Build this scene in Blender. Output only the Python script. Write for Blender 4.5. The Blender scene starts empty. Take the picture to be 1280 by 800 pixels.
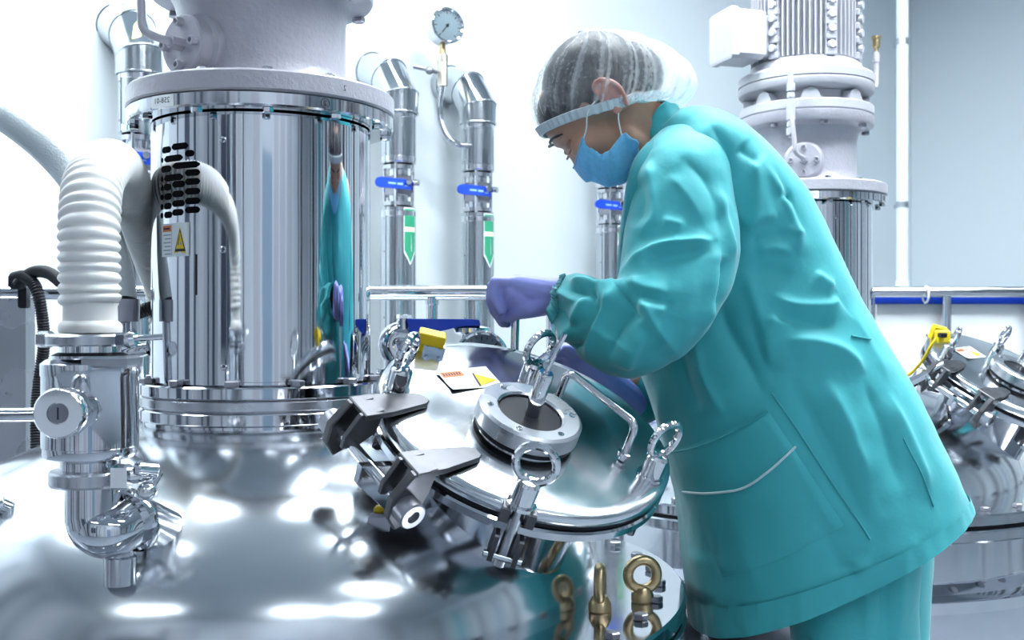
import bpy, bmesh, math, random
import numpy as np
from mathutils import Vector, Matrix, noise
from mathutils.bvhtree import BVHTree
random.seed(7)
PI = math.pi
SC = bpy.context.scene
COL = SC.collection

# ------------------------------------------------------------------ camera, world, lights, exposure
F = 1350.0            # focal length in pixels of the 1280 x 800 frame
CZ = 1.15             # camera height
cam_d = bpy.data.cameras.new('camera'); cam = bpy.data.objects.new('camera', cam_d); COL.objects.link(cam)
cam.location = (0, 0, CZ); cam.rotation_euler = (PI/2, 0, 0)
cam_d.sensor_width = 36; cam_d.lens = 36*F/1280; cam_d.clip_start = .05
cam_d.dof.use_dof = True; cam_d.dof.focus_distance = 1.7; cam_d.dof.aperture_fstop = 9.0
SC.camera = cam
wd = bpy.data.worlds.new('world'); SC.world = wd; wd.use_nodes = True
wd.node_tree.nodes['Background'].inputs[0].default_value = (.75, .88, 1, 1)
wd.node_tree.nodes['Background'].inputs[1].default_value = .4
SC.view_settings.view_transform = 'Standard'; SC.view_settings.look = 'None'
SC.view_settings.gamma = 1; SC.view_settings.use_curve_mapping = False
SC.view_settings.exposure = 0.58
SC.cycles.caustics_reflective = False; SC.cycles.caustics_refractive = False
SC.cycles.sample_clamp_indirect = 6; SC.cycles.use_denoising = True
SC.cycles.max_bounces = 10; SC.cycles.transparent_max_bounces = 12
LAMP_POWER = 27.     # emission of the ceiling and fill panels
CEIL = 3.7
LAMPS = [(-2.1, 2.1), (-.7, 2.5), (.8, 2.6), (1.15, 1.75), (2.5, 1.9)]      # broad panels
TUBES = [(-2.0, -1.7), (1.3, -1.9), (2.9, -1.7), (2.2, -.2), (2.8, -1.7), (2.3, 4.4), (.2, 3.9), (3.4, 3.4)]                         # slim panels, some added unseen as frontal fill and right wall brighteners

def P(px, py, d):
    """a point seen at a pixel of the 1280 x 800 photograph, at depth d"""
    return Vector(((px-640)/F*d, d, CZ-(py-400)/F*d))

# ------------------------------------------------------------------ materials
MATS = {}
def mat(name, col, rough=.5, metal=0., **k):
    if name in MATS: return MATS[name]
    m = bpy.data.materials.new(name); m.use_nodes = True
    nt = m.node_tree; b = nt.nodes['Principled BSDF']
    b.inputs['Base Color'].default_value = (*col, 1); b.inputs['Roughness'].default_value = rough
    b.inputs['Metallic'].default_value = metal
    if 'spec' in k: b.inputs['Specular IOR Level'].default_value = k['spec']
    if 'coat' in k: b.inputs['Coat Weight'].default_value = k['coat']; b.inputs['Coat Roughness'].default_value = .1
    if 'sheen' in k: b.inputs['Sheen Weight'].default_value = k['sheen']
    if 'sss' in k:
        b.inputs['Subsurface Weight'].default_value = k['sss']; b.inputs['Subsurface Radius'].default_value = (.01, .004, .002)
    if 'trans' in k: b.inputs['Transmission Weight'].default_value = k['trans']
    if 'alpha' in k: b.inputs['Alpha'].default_value = k['alpha']
    if 'emit' in k:
        b.inputs['Emission Color'].default_value = (*k.get('ecol', col), 1); b.inputs['Emission Strength'].default_value = k['emit']
    tc = nt.nodes.new('ShaderNodeTexCoord')
    def ntex(scale, detail=3, stretch=None):
        n = nt.nodes.new('ShaderNodeTexNoise'); n.inputs['Scale'].default_value = scale; n.inputs['Detail'].default_value = detail
        if stretch:
            mp = nt.nodes.new('ShaderNodeMapping'); mp.inputs['Scale'].default_value = stretch
            nt.links.new(tc.outputs['Object'], mp.inputs[0]); nt.links.new(mp.outputs[0], n.inputs['Vector'])
        else: nt.links.new(tc.outputs['Object'], n.inputs['Vector'])
        return n
    if 'var' in k:      # colour variation
        sc, amt = k['var']; n = ntex(sc, 4, k.get('stretch'))
        r = nt.nodes.new('ShaderNodeValToRGB')
        r.color_ramp.elements[0].position = .3; r.color_ramp.elements[1].position = .7
        r.color_ramp.elements[0].color = (*[c*(1-amt) for c in col], 1); r.color_ramp.elements[1].color = (*[min(1, c*(1+amt)) for c in col], 1)
        nt.links.new(n.outputs['Fac'], r.inputs[0]); nt.links.new(r.outputs[0], b.inputs['Base Color'])
    if 'rvar' in k:     # roughness variation
        sc, lo, hi = k['rvar']; n = ntex(sc, 4, k.get('rstretch'))
        mr = nt.nodes.new('ShaderNodeMapRange'); mr.inputs['From Min'].default_value = .3; mr.inputs['From Max'].default_value = .7
        mr.inputs['To Min'].default_value = lo; mr.inputs['To Max'].default_value = hi
        nt.links.new(n.outputs['Fac'], mr.inputs[0]); nt.links.new(mr.outputs[0], b.inputs['Roughness'])
    if 'bump' in k:
        sc, st = k['bump'][:2]; n = ntex(sc, 3, k.get('bstretch'))
        bp = nt.nodes.new('ShaderNodeBump'); bp.inputs['Strength'].default_value = st; bp.inputs['Distance'].default_value = k['bump'][2] if len(k['bump']) > 2 else .002
        nt.links.new(n.outputs['Fac'], bp.inputs['Height']); nt.links.new(bp.outputs[0], b.inputs['Normal'])
    MATS[name] = m
    return m

STEEL = mat('polished_steel', (.62, .63, .67), .07, 1, rvar=(9, .04, .13), bump=(5, .05, .004))
MIRROR = mat('mirror_steel', (.67, .69, .73), .05, 1, rvar=(7, .03, .09), bump=(4, .08, .006))
DOME = mat('tank_head_steel', (.64, .67, .7), .1, 1, rvar=(5, .12, .2), bump=(3.5, .1, .006))
BRUSH = mat('brushed_steel', (.54, .55, .59), .26, 1, rvar=(6, .2, .36), bump=(60, .12, .001), bstretch=(1, 1, .06))
DSTEEL = mat('dull_steel', (.33, .33, .37), .34, 1, rvar=(14, .25, .45))
CAST = mat('cast_steel', (.10, .10, .11), .5, 1, rvar=(25, .3, .5), bump=(120, .2, .001))
CLAD = mat('pipe_cladding', (.52, .55, .58), .13, 1, rvar=(8, .08, .2), bump=(6, .12, .006))
CHROME = mat('chrome', (.74, .75, .78), .05, 1)
GREYP = mat('grey_paint', (.40, .39, .44), .32, 0, bump=(110, .5, .0025), coat=.25, var=(6, .05))
WHITEP = mat('white_paint', (.47, .468, .51), .4, 0, bump=(120, .3, .002), var=(6, .04))
HOSE = mat('white_hose', (.76, .75, .735), .42, 0, sss=.12)
BRAID = mat('braided_hose', (.5, .55, .58), .3, 0, bump=(260, .6, .002))
BLACK = mat('black_rubber', (.006, .007, .012), .45, spec=.25)
DARK = mat('dark_hole', (.003, .003, .004), .8, spec=.05)
BLUE = mat('blue_plastic', (.004, .055, .58), .34)
GREEN = mat('green_label', (.03, .32, .17), .45)
CREAM = mat('cream_label', (.85, .75, .5), .45)
YELLOW = mat('yellow_plastic', (.85, .6, .01), .4)
ORANGE = mat('orange_print', (.75, .2, .05), .5)
WHITE = mat('white_print', (.86, .9, .92), .45)
INK = mat('ink', (.02, .02, .03), .6)
GREYINK = mat('grey_ink', (.3, .35, .42), .6)
BRASS = mat('brass', (.55, .42, .24), .35, 1, rvar=(20, .28, .45))
DIAL = mat('dial_face', (.72, .82, .92), .35)
def thin_glass():
    m = bpy.data.materials.new('thin_glass'); m.use_nodes = True; nt = m.node_tree; nt.nodes.remove(nt.nodes['Principled BSDF'])
    a = nt.nodes.new('ShaderNodeBsdfTransparent'); g = nt.nodes.new('ShaderNodeBsdfGlossy'); g.inputs['Roughness'].default_value = .03
    f = nt.nodes.new('ShaderNodeFresnel'); f.inputs[0].default_value = 1.45; x = nt.nodes.new('ShaderNodeMixShader')
    nt.links.new(f.outputs[0], x.inputs[0]); nt.links.new(a.outputs[0], x.inputs[1]); nt.links.new(g.outputs[0], x.inputs[2]); nt.links.new(x.outputs[0], nt.nodes['Material Output'].inputs[0])
    a.inputs[0].default_value = (.97, 1, 1, 1); return m
GLASS = thin_glass()
PANEL = mat('white_board', (.9, .93, .96), .4)
WALLM = mat('wall_paint', (.76, .83, .87), .55, 0, var=(.6, .015), bump=(30, .03, .002))
FLOORM = mat('floor_resin', (.22, .25, .29), .25, 0, var=(2, .06))
CEILM = mat('ceiling_tile', (.55, .6, .64), .7)
LAMPM = mat('lamp_diffuser', (.9, .95, 1), .5, emit=LAMP_POWER, ecol=(.88, .96, 1))
ALU = mat('aluminium', (.5, .53, .57), .3, 1)
PARTM = mat('dark_panel', (.05, .06, .09), .3)
REARM = mat('rear_wall_paint', (.6, .62, .67), .5, var=(1, .05))
LIDM = mat('lid_steel', (.66, .69, .72), .16, 1, rvar=(11, .1, .24), bump=(5, .08, .004))

# ------------------------------------------------------------------ mesh tools
I4 = Matrix.Identity(4)
def frame(o, z, x=None):
    """matrix with origin o, local z along z, local x near x"""
    z = Vector(z).normalized(); x = Vector(x) if x is not None else (Vector((1, 0, 0)) if abs(z.x) < .9 else Vector((0, 1, 0)))
    x = (x - z*x.dot(z)).normalized(); y = z.cross(x)
    m = Matrix((x, y, z)).transposed().to_4x4(); m.translation = Vector(o); return m
def mcols(x, y, z, o):
    m = Matrix((Vector(x), Vector(y), Vector(z))).transposed().to_4x4(); m.translation = Vector(o); return m
def T(x, y=0, z=0): return Matrix.Translation(Vector((x, y, z)))
def RZ(a): return Matrix.Rotation(a, 4, 'Z')
def RX(a): return Matrix.Rotation(a, 4, 'X')
def RY(a): return Matrix.Rotation(a, 4, 'Y')

def crv(pts, n=8, closed=False):
    """Catmull-Rom through points (tuples of any length)"""
    A = np.array([tuple(p) for p in pts], float); k = len(A); out = []
    rng = range(k if closed else k-1)
    for i in rng:
        if closed: p0, p1, p2, p3 = A[(i-1) % k], A[i], A[(i+1) % k], A[(i+2) % k]
        else: p0 = A[i-1] if i > 0 else 2*A[0]-A[1]; p1 = A[i]; p2 = A[i+1]; p3 = A[i+2] if i+2 < k else 2*A[-1]-A[-2]
        for j in range(n):
            t = j/n
            out.append(.5*(2*p1+(p2-p0)*t+(2*p0-5*p1+4*p2-p3)*t*t+(3*p1-p0-3*p2+p3)*t**3))
    if not closed: out.append(A[-1])
    return np.array(out)
def fillet(pts, r, n=6):
    """polyline with rounded corners"""
    V = [Vector(p) for p in pts]; out = [V[0]]
    for i in range(1, len(V)-1):
        a = (V[i-1]-V[i]); b = (V[i+1]-V[i]); q = min(r, a.length*.48, b.length*.48)
        p = V[i]+a.normalized()*q; s = V[i]+b.normalized()*q
        for j in range(n+1):
            t = j/n; out.append(p*(1-t)**2+V[i]*2*t*(1-t)+s*t*t)
    return out+[V[-1]]

class MB:
    def __init__(s): s.v = []; s.f = []; s.m = []
    def add(s, vs, fs, mi=0, M=None):
        b = len(s.v)
        s.v += [tuple(M @ Vector(p)) for p in vs] if M is not None else [tuple(p) for p in vs]
        s.f += [tuple(i+b for i in f) for f in fs]; s.m += [mi]*len(fs); return s
    def lathe(s, prof, M=None, seg=40, mi=0, a0=0., a1=2*PI, close=False):
        full = abs(a1-a0-2*PI) < 1e-6; n = seg if full else seg+1
        vs = []; fs = []
        for (r, z) in prof:
            for j in range(n):
                a = a0+(a1-a0)*j/seg; vs.append((r*math.cos(a), r*math.sin(a), z))
        K = len(prof)
        for i in range(K if close else K-1):
            for j in range(n if full else n-1):
                k = (j+1) % n; i2 = (i+1) % K
                fs.append((i*n+j, i*n+k, i2*n+k, i2*n+j))
        if not close and full:
            if prof[0][0] > 1e-5: fs.append(tuple(reversed(range(n))))
            if prof[-1][0] > 1e-5: fs.append(tuple((K-1)*n+j for j in range(n)))
        return s.add(vs, fs, mi, M)
    def cyl(s, p0, p1, r, r1=None, seg=16, mi=0, ch=0.):
        p0 = Vector(p0); p1 = Vector(p1); L = (p1-p0).length; r1 = r if r1 is None else r1
        pr = [(r-ch, 0), (r, ch), (r1, L-ch), (r1-ch, L)] if ch else [(r, 0), (r1, L)]
        return s.lathe(pr, frame(p0, p1-p0), seg, mi)
    def tube(s, pts, r, seg=10, mi=0, caps=True, closed=False):
        pts = [Vector(p) for p in pts]; n = len(pts)
        R = [r]*n if not hasattr(r, '__len__') else r
        tan = []
        for i in range(n):
            a = pts[(i-1) % n] if (i or closed) else pts[0]; b = pts[(i+1) % n] if (i < n-1 or closed) else pts[-1]
            tan.append((b-a).normalized())
        x = tan[0].orthogonal().normalized(); vs = []
        for i in range(n):
            x = (x-tan[i]*x.dot(tan[i])).normalized(); y = tan[i].cross(x)
            for j in range(seg):
                a = 2*PI*j/seg; vs.append(pts[i]+(x*math.cos(a)+y*math.sin(a))*R[i])
        fs = []
        for i in range(n if closed else n-1):
            for j in range(seg):
                i2 = (i+1) % n; k = (j+1) % seg; fs.append((i*seg+j, i*seg+k, i2*seg+k, i2*seg+j))
        if caps and not closed: fs += [tuple(reversed(range(seg))), tuple((n-1)*seg+j for j in range(seg))]
        return s.add(vs, fs, mi)
    def torus(s, M, R, r, seg=28, s2=10, mi=0):
        return s.tube([M @ Vector((R*math.cos(2*PI*i/seg), R*math.sin(2*PI*i/seg), 0)) for i in range(seg)], r, s2, mi, closed=True)
    def prism(s, poly, z0, z1, M=None, mi=0, ch=0.):
        n = len(poly); rings = [(z0, 0.), (z1, 0.)]
        if ch: rings = [(z0, ch), (z0+ch, 0.), (z1-ch, 0.), (z1, ch)]
        c = (sum(p[0] for p in poly)/n, sum(p[1] for p in poly)/n); vs = []
        for z, k in rings:
            for p in poly:
                L = math.hypot(p[0]-c[0], p[1]-c[1]) or 1; q = max(0, 1-k/L*1.2)
                vs.append((c[0]+(p[0]-c[0])*q, c[1]+(p[1]-c[1])*q, z))
        fs = [tuple(reversed(range(n))), tuple((len(rings)-1)*n+j for j in range(n))]
        for i in range(len(rings)-1):
            for j in range(n): k = (j+1) % n; fs.append((i*n+j, i*n+k, (i+1)*n+k, (i+1)*n+j))
        return s.add(vs, fs, mi, M)
    def box(s, c, sz, M=None, mi=0, ch=0.):
        x, y, z = [q/2 for q in sz]; mm = T(*c) if M is None else M @ T(*c)
        return s.prism([(-x, -y), (x, -y), (x, y), (-x, y)], -z, z, mm, mi, ch)
    def sphere(s, c, r, M=None, mi=0, seg=16, rings=10):
        r = (r, r, r) if not hasattr(r, '__len__') else r
        vs = []; fs = []
        for i in range(rings+1):
            t = PI*i/rings
            for j in range(seg): a = 2*PI*j/seg; vs.append((r[0]*math.sin(t)*math.cos(a), r[1]*math.sin(t)*math.sin(a), r[2]*math.cos(t)))
        for i in range(rings):
            for j in range(seg): k = (j+1) % seg; fs.append((i*seg+j, (i+1)*seg+j, (i+1)*seg+k, i*seg+k))
        return s.add(vs, fs, mi, (T(*c) if M is None else M @ T(*c)))
    def capsule(s, p0, p1, r0, r1=None, seg=14):
        p0 = Vector(p0); p1 = Vector(p1); r1 = r0 if r1 is None else r1; L = (p1-p0).length; pr = []
        for i in range(6): t = PI/2*i/5; pr.append((r0*math.sin(t), -r0*math.cos(t)))
        for i in range(6): t = PI/2*i/5; pr.append((r1*math.cos(t), L+r1*math.sin(t)))
        return s.lathe(pr, frame(p0, p1-p0), seg)
    def hexbolt(s, M, r=.011, h=.009, mi=0):
        s.prism([(r*math.cos(PI/3*i), r*math.sin(PI/3*i)) for i in range(6)], 0, h, M, mi, ch=h*.15)
        return s
    def mesh(s, name, mats, smooth=True, sharp=32):
        me = bpy.data.meshes.new(name); me.from_pydata(s.v, [], s.f)
        for m in (mats if isinstance(mats, (list, tuple)) else [mats]): me.materials.append(m)
        bm = bmesh.new(); bm.from_mesh(me)
        bmesh.ops.remove_doubles(bm, verts=bm.verts, dist=1e-6) if False else None
        bmesh.ops.recalc_face_normals(bm, faces=bm.faces); bm.to_mesh(me); bm.free()
        if any(s.m): me.polygons.foreach_set('material_index', s.m)
        if smooth:
            me.polygons.foreach_set('use_smooth', [True]*len(me.polygons)); me.set_sharp_from_angle(angle=math.radians(sharp))
        me.update(); return me
    def build(s, name, mats, parent=None, smooth=True, sharp=32, M=None):
        return inst(name, s.mesh(name, mats, smooth, sharp), parent, M)

def inst(name, me, parent=None, M=None):
    o = bpy.data.objects.new(name, me); COL.objects.link(o)
    if parent is not None: o.parent = parent
    if M is not None: o.matrix_local = M
    return o
def thing(name, label, cat, M=None, group=None):
    o = bpy.data.objects.new(name, None); COL.objects.link(o); o.empty_display_size = .05
    if M is not None: o.matrix_basis = M
    return tag(o, label, cat, group)
def tag(o, label, cat, group=None):
    o['label'] = label; o['category'] = cat
    if group: o['group'] = group
    return o
def struct(o): o['kind'] = 'structure'; return o

def text_polys(txt, size, mirror=True):
    """glyph outlines as a flat mesh (verts, faces), mirrored like the photograph"""
    c = bpy.data.curves.new('t', 'FONT'); c.body = txt; c.size = size; c.align_x = 'CENTER'; c.align_y = 'CENTER'; c.resolution_u = 2
    o = bpy.data.objects.new('t', c); COL.objects.link(o)
    bpy.context.view_layer.update()
    me = bpy.data.meshes.new_from_object(o.evaluated_get(bpy.context.evaluated_depsgraph_get()))
    vs = [((-v.co.x if mirror else v.co.x), v.co.y) for v in me.vertices]; fs = [tuple(p.vertices) for p in me.polygons]
    bpy.data.objects.remove(o); bpy.data.curves.remove(c); bpy.data.meshes.remove(me)
    return vs, fs

# ------------------------------------------------------------------ the room
WN = Vector((-.656, .755, 0))                   # into the back wall
WD = Vector((.755, .656, 0))                    # along the back wall, to the right
def wally(x): return 4.95+.869*x
corner = Vector((2.70, wally(2.70), 0)); wl = Vector((-3.3, wally(-3.3), 0))
wr_end = corner+Vector((.656, -.755, 0))*6.0
REAR = -2.6
def wallpanel(name, a, b, th=.1, m_=None):
    d = (b-a).normalized(); n = Vector((-d.y, d.x, 0))
    m = MB().prism([(a.x, a.y), (b.x, b.y), ((b+n*th).x, (b+n*th).y), ((a+n*th).x, (a+n*th).y)], 0, CEIL)
    return struct(m.build(name, m_ or WALLM, smooth=False))
wallpanel('wall_back', wl, corner)
wallpanel('wall_right', corner, wr_end)
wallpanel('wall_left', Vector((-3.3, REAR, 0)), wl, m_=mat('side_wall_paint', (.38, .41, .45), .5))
wallpanel('wall_rear', Vector((wr_end.x+.5, REAR, 0)), Vector((-3.3, REAR, 0)), m_=REARM)
wallpanel('wall_side', wr_end, Vector((wr_end.x+.5, REAR, 0)))
xr = wr_end.x+.6
struct(MB().box((xr/2-1.7, 2.4, -.05), (xr+4, 10.4, .1)).build('floor', FLOORM, smooth=False))
struct(MB().box((xr/2-1.7, 2.4, CEIL+.05), (xr+4, 10.4, .1)).build('ceiling', CEILM, smooth=False))
# rear wall: dark glazed bays and a door, seen mirrored in the steel
for i, (x0, x1) in enumerate(((-2.9, -1.8),)):
    fr = MB(); c = (x0+x1)/2; w = x1-x0
    for (cx, cz, sx, sz) in ((x0, 1.7, .06, 1.5), (x1, 1.7, .06, 1.5), (c, .95, w, .06), (c, 2.45, w, .06), (c, 1.7, .04, 1.5)):
        fr.box((cx, REAR+.03, cz), (sx, .06, sz))
    o = struct(fr.build('window_%d' % (i+1), ALU, smooth=False))
    MB().box((c, REAR+.02, 1.7), (w-.05, .01, 1.44)).build('pane', PARTM, o, smooth=False)
dr = struct(MB().box((.95, REAR+.03, 1.05), (.8, .05, 2.1)).build('door_1', mat('door_blue', (.25, .33, .42), .4), smooth=False))
MB().tube([(1.3, REAR+.06, 1.05), (1.3, REAR+.1, 1.05), (1.17, REAR+.1, 1.05)], .01).build('handle', ALU, dr)
REAR_STRIPES = [(-2.45, .10, PARTM), (-1.62, .22, PARTM), (-1.25, .3, WHITEP), (-.92, .08, PARTM), (-.55, .34, CEILM), (.1, .5, WHITEP), (1.75, .4, WHITEP), (2.4, .5, WHITEP), (3.2, .6, WHITEP), (4.6, .1, PARTM), (5.2, .3, PARTM)]  # unseen stripes, added to streak the steel with reflections
for i, (x, w, m_) in enumerate(REAR_STRIPES):
    struct(MB().box((x, REAR+.02, CEIL/2-.3), (w, .04, CEIL-.6)).build('reflection_stripe_%d' % (i+1), m_, smooth=False))
k = len(REAR_STRIPES); TEALW = mat('teal_stripe', (.05, .35, .4), .5)
wdv = Vector((.656, -.755, 0)); wnv = Vector((-.755, -.656, 0)); rz = math.atan2(wdv.y, wdv.x)
for q, w, m_ in ((1.9, .12, PARTM), (2.3, .3, CEILM), (2.65, .08, PARTM), (3.1, .35, PARTM), (3.6, .1, PARTM), (4.0, .3, MATS['door_blue']), (4.5, .16, PARTM), (5.1, .4, PARTM)):  # stripes added out of view on the right wall, for reflections
    k += 1; c = corner+wdv*q+wnv*.02; struct(MB().box((0, 0, CEIL/2-.3), (w, .04, CEIL-.6), T(c.x, c.y, 0) @ RZ(rz)).build('reflection_stripe_%d' % k, m_, smooth=False))
sa = wr_end; sb = Vector((wr_end.x+.5, REAR, 0)); sdv = (sb-sa).normalized(); snv = Vector((sdv.y, -sdv.x, 0)); sz = math.atan2(sdv.y, sdv.x)
for q, w, m_ in ((.4, .3, PARTM), (.9, .12, PARTM), (1.3, .35, MATS['door_blue']), (1.75, .1, PARTM), (2.2, .3, PARTM), (2.8, .15, PARTM), (3.3, .45, TEALW), (3.9, .12, PARTM), (4.4, .4, PARTM), (5.0, .15, PARTM)):  # more unseen stripes, added for the far tank's flank to mirror
    k += 1; c = sa+sdv*q+snv*.02; struct(MB().box((0, 0, CEIL/2-.3), (w, .04, CEIL-.6), T(c.x, c.y, 0) @ RZ(sz)).build('reflection_stripe_%d' % k, m_, smooth=False))
for y, w, m_ in ((-1.9, .3, PARTM), (-1.2, .12, PARTM), (-.5, .4, WHITEP), (.1, .15, PARTM), (.7, .35, PARTM), (1.4, .1, PARTM)):  # left wall stripes, added to put dark bands in the housing's reflection
    k += 1; struct(MB().box((-3.28, y, CEIL/2-.3), (.04, w, CEIL-.6)).build('reflection_stripe_%d' % k, m_, smooth=False))
# ceiling lamps and the added fill panels
for spots, W, H, nm in ((LAMPS, .62, .31, 'broad white ceiling light panel'), (TUBES, .62, .09, 'slim white ceiling and added fill light panel')):
    fm = MB()
    for (cx, cy, sx, sy) in ((0, H, 2*W+.04, .04), (0, -H, 2*W+.04, .04), (W, 0, .04, 2*H), (-W, 0, .04, 2*H)): fm.box((cx, cy, -.012), (sx, sy, .025))
    fmesh = fm.mesh('frame', WHITEP, False); dmesh = MB().box((0, 0, -.006), (2*W-.04, 2*H-.04, .01)).mesh('diffuser', LAMPM, False)
    for i, (x, y) in enumerate(spots):
        t = thing('ceiling_and_fill_light', nm+' over the tank room', 'ceiling light', T(x, y, CEIL), nm+'s')
        inst('frame', fmesh, t); inst('diffuser', dmesh, t)

# ------------------------------------------------------------------ mixing tanks
TX, TY = -.438, 1.9                # axis of the near tank
T2 = Vector((.867+.438, 3.19-1.9, 0))   # shift to the far tank
ZF = .70                           # top of the tank flange
RD, HD, RF = .588, .285, .735
def dome_z(r): return ZF+HD*max(0, 1-(r/RD)**2.5)**.5
BOLT = MB().hexbolt(I4, .012, .010).mesh('bolt', DSTEEL, False)
BOLT_S = MB().hexbolt(I4, .009, .009).mesh('bolt', CHROME, False)
def mixing_tank(off, label):
    t = thing('mixing_tank', label, 'tank', T(TX+off.x, TY+off.y, 0), 'steel mixing tanks')
    pr = [(RD*math.sin(PI/2*i/40)**.8, 0) for i in range(41)]
    pr = [(r, dome_z(r)) for r, _ in pr]
    MB().lathe([(0.0, dome_z(0))]+pr[1:-1]+[(RD, ZF)], seg=128).build('dome_head', DOME, t, sharp=60)
    MB().lathe([(RD-.01, ZF-.03), (RD-.01, ZF), (RF-.004, ZF), (RF, ZF-.004), (RF, ZF-.024), (RF-.004, ZF-.028), (RD, ZF-.03)], seg=128).build('head_flange', STEEL, t)
    MB().lathe([(RF-.01, ZF-.028), (RF-.01, ZF-.036)], seg=128).build('gasket', BLACK, t)
    MB().lathe([(RF-.1, ZF-.036), (RF-.004, ZF-.036), (RF, ZF-.04), (RF, ZF-.06), (RF-.004, ZF-.064), (RF-.08, ZF-.068), (RF-.1, ZF-.068)], seg=128).build('body_flange', STEEL, t)
    Rb = RF-.075
    MB().lathe([(Rb, ZF-.06), (Rb, ZF-.17), (Rb+.004, ZF-.175), (Rb+.055, ZF-.2), (Rb+.065, ZF-.212), (Rb+.065, .32), (Rb+.03, .24), (.3, .12), (.0, .1)], seg=128).build('jacketed_body', BRUSH if False else STEEL, t)
    MB().lathe([(Rb+.055, ZF-.19), (Rb+.08, ZF-.196), (Rb+.08, ZF-.222), (Rb+.06, ZF-.226)], seg=128).build('jacket_ring', CHROME, t)
    nb = 40
    for i in range(nb):
        a = 2*PI*(i+.35)/nb
        inst('bolt', BOLT, t, T((RF-.045)*math.cos(a), (RF-.045)*math.sin(a), ZF) @ RZ(a))
        inst('bolt', BOLT, t, T((RF-.045)*math.cos(a), (RF-.045)*math.sin(a), ZF-.074) @ RZ(a))
    for i in range(4):
        a = PI/4+PI/2*i
        MB().cyl((.55*math.cos(a), .55*math.sin(a), 0), (.55*math.cos(a), .55*math.sin(a), .3), .035, seg=16).build('leg', BRUSH, t)
    # mixer nozzle and its flanges
    for nm, pr, m in (('nozzle', [(.195, .90), (.195, .955), (.2, .962), (.2, .98)], STEEL),
                      ('nozzle_flange', [(.15, .98), (.203, .98), (.206, .983), (.206, .999), (.203, 1.002), (.15, 1.002)], STEEL)):
        MB().lathe(pr, seg=96).build(nm, m, t)
    return t
def mixer_drive(off, label, rot=0.):
    t = thing('mixer_drive', label, 'mixer', T(TX+off.x, TY+off.y, 1.0025) @ RZ(rot), 'tank mixer drives')
    z0 = 1.0025
    def L(pr): return [(r*.97, z-z0) for r, z in pr]
    MB().lathe(L([(.14, 1.0025), (.209, 1.0025), (.212, 1.006), (.212, 1.019), (.209, 1.0215), (.14, 1.0215)]), seg=96).build('lower_ring', BRUSH, t)
    MB().lathe(L([(.14, 1.0225), (.210, 1.0225), (.2125, 1.025), (.2125, 1.041), (.210, 1.0435), (.14, 1.0435)]), seg=96).build('base_flange', STEEL, t)
    h = MB().lathe(L([(.19, 1.0435), (.193, 1.046), (.193, 1.481), (.18, 1.4835)]), seg=128).build('housing', MIRROR, t)
    # raised half shell with a vertical seam, screws
    def arc(a0, a1, r, za, zb, th, seg=40):
        return MB().lathe(L([(r, za), (r+th, za+.001), (r+th, zb-.001), (r, zb)]), seg=seg, a0=a0, a1=a1)
    def ang(px):     # angle on the housing seen at a column of the photograph
        return -PI/2+math.asin(max(-1, min(1, ((px-640)/F*1.72-TX)/.188)))
    arc(ang(288), ang(455), .1925, 1.05, 1.478, .0022).build('access_panel', MIRROR, h)
    arc(ang(457), ang(460), .1925, 1.05, 1.478, .003, 4).build('edge_strip', CHROME, h)
    arc(ang(461), ang(462), .1925, 1.05, 1.478, .0012, 3).build('edge_gap', BLACK, h)
    for px, z in ((280, 1.437), (280, 1.262), (281, 1.075)):
        a = ang(px); n = Vector((math.cos(a), math.sin(a), 0)); q = n*.1872+Vector((0, 0, z-z0))
        m = MB().lathe([(.0055, 0), (.0055, .001), (.004, .0022), (0, .0024)], frame(q, n), 14); m.box((0, 0, .0024), (.006, .0012, .0006), frame(q, n), 1)
        m.build('screw', [STEEL, INK], h)
    # ventilation slots: dark recesses in rows
    rows = [(182, ((190, 205), (207, 232))), (194, ((188, 191), (194, 224), (228, 241))), (206, ((188, 205), (208, 249))), (218, ((187, 191), (194, 224), (228, 249))),
            (229, ((187, 191), (193, 205), (208, 227), (228, 249))), (241, ((187, 191), (194, 206), (208, 225), (228, 249))), (253, ((187, 191), (194, 206), (208, 227), (228, 249))), (264, ((187, 191), (194, 207), (208, 225), (228, 249)))]
    for y, segs in rows:
        for x0, x1 in segs:
            z = CZ-(y+(6 if x0 > 215 else 8 if x0 > 200 else 10)-400-6)/F*1.75; a0, a1 = ang(x0), ang(x1)
            hw = .0052; m = MB(); n = 8; R = .188; vs = []; top = []; bot = []
            for i in range(n+1):
                u = i/n; a = a0+(a1-a0)*u; ed = min(u, 1-u)*abs(a1-a0)*R; k = math.sqrt(max(0, 1-max(0, 1-ed/hw)**2))
                top.append((a, z+hw*max(k, .25))); bot.append((a, z-hw*max(k, .25)))
            for a, zz in top+bot[::-1]: vs.append((R*math.cos(a), R*math.sin(a), zz-z0))
            N = n+1; fs = [(i, i+1, 2*N-2-i, 2*N-1-i) for i in range(n)]
            m.add(vs, fs); vi = [(x*.985, yy*.985, zz) for x, yy, zz in vs]; m.add(vi, fs)
            m.build('vent_slot', DARK, h)
    # thin black mark and warning sticker
    R = .1882
    def patch(u0, u1, za, zb, mi, m, r=R, n=6):
        vs = []; 
        for i in range(n+1):
            a = u0+(u1-u0)*i/n; vs += [(r*math.cos(a), r*math.sin(a), za-z0), (r*math.cos(a), r*math.sin(a), zb-z0)]
        m.add(vs, [(2*i, 2*i+2, 2*i+3, 2*i+1) for i in range(n)], mi)
    def wrap(u, z, r): return (r*math.cos(u), r*math.sin(u), z-z0)
    zt, zb_ = CZ+120/F*1.76, CZ+79/F*1.76
    st = MB(); uL, uM, uR = ang(190), ang(208), ang(234.5); m_ = st
    patch(uL, uR, zb_, zt, 0, st)
    patch(uL+.02, uM-.01, zt-.013, zt-.003, 1, st, R+.0003)
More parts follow.
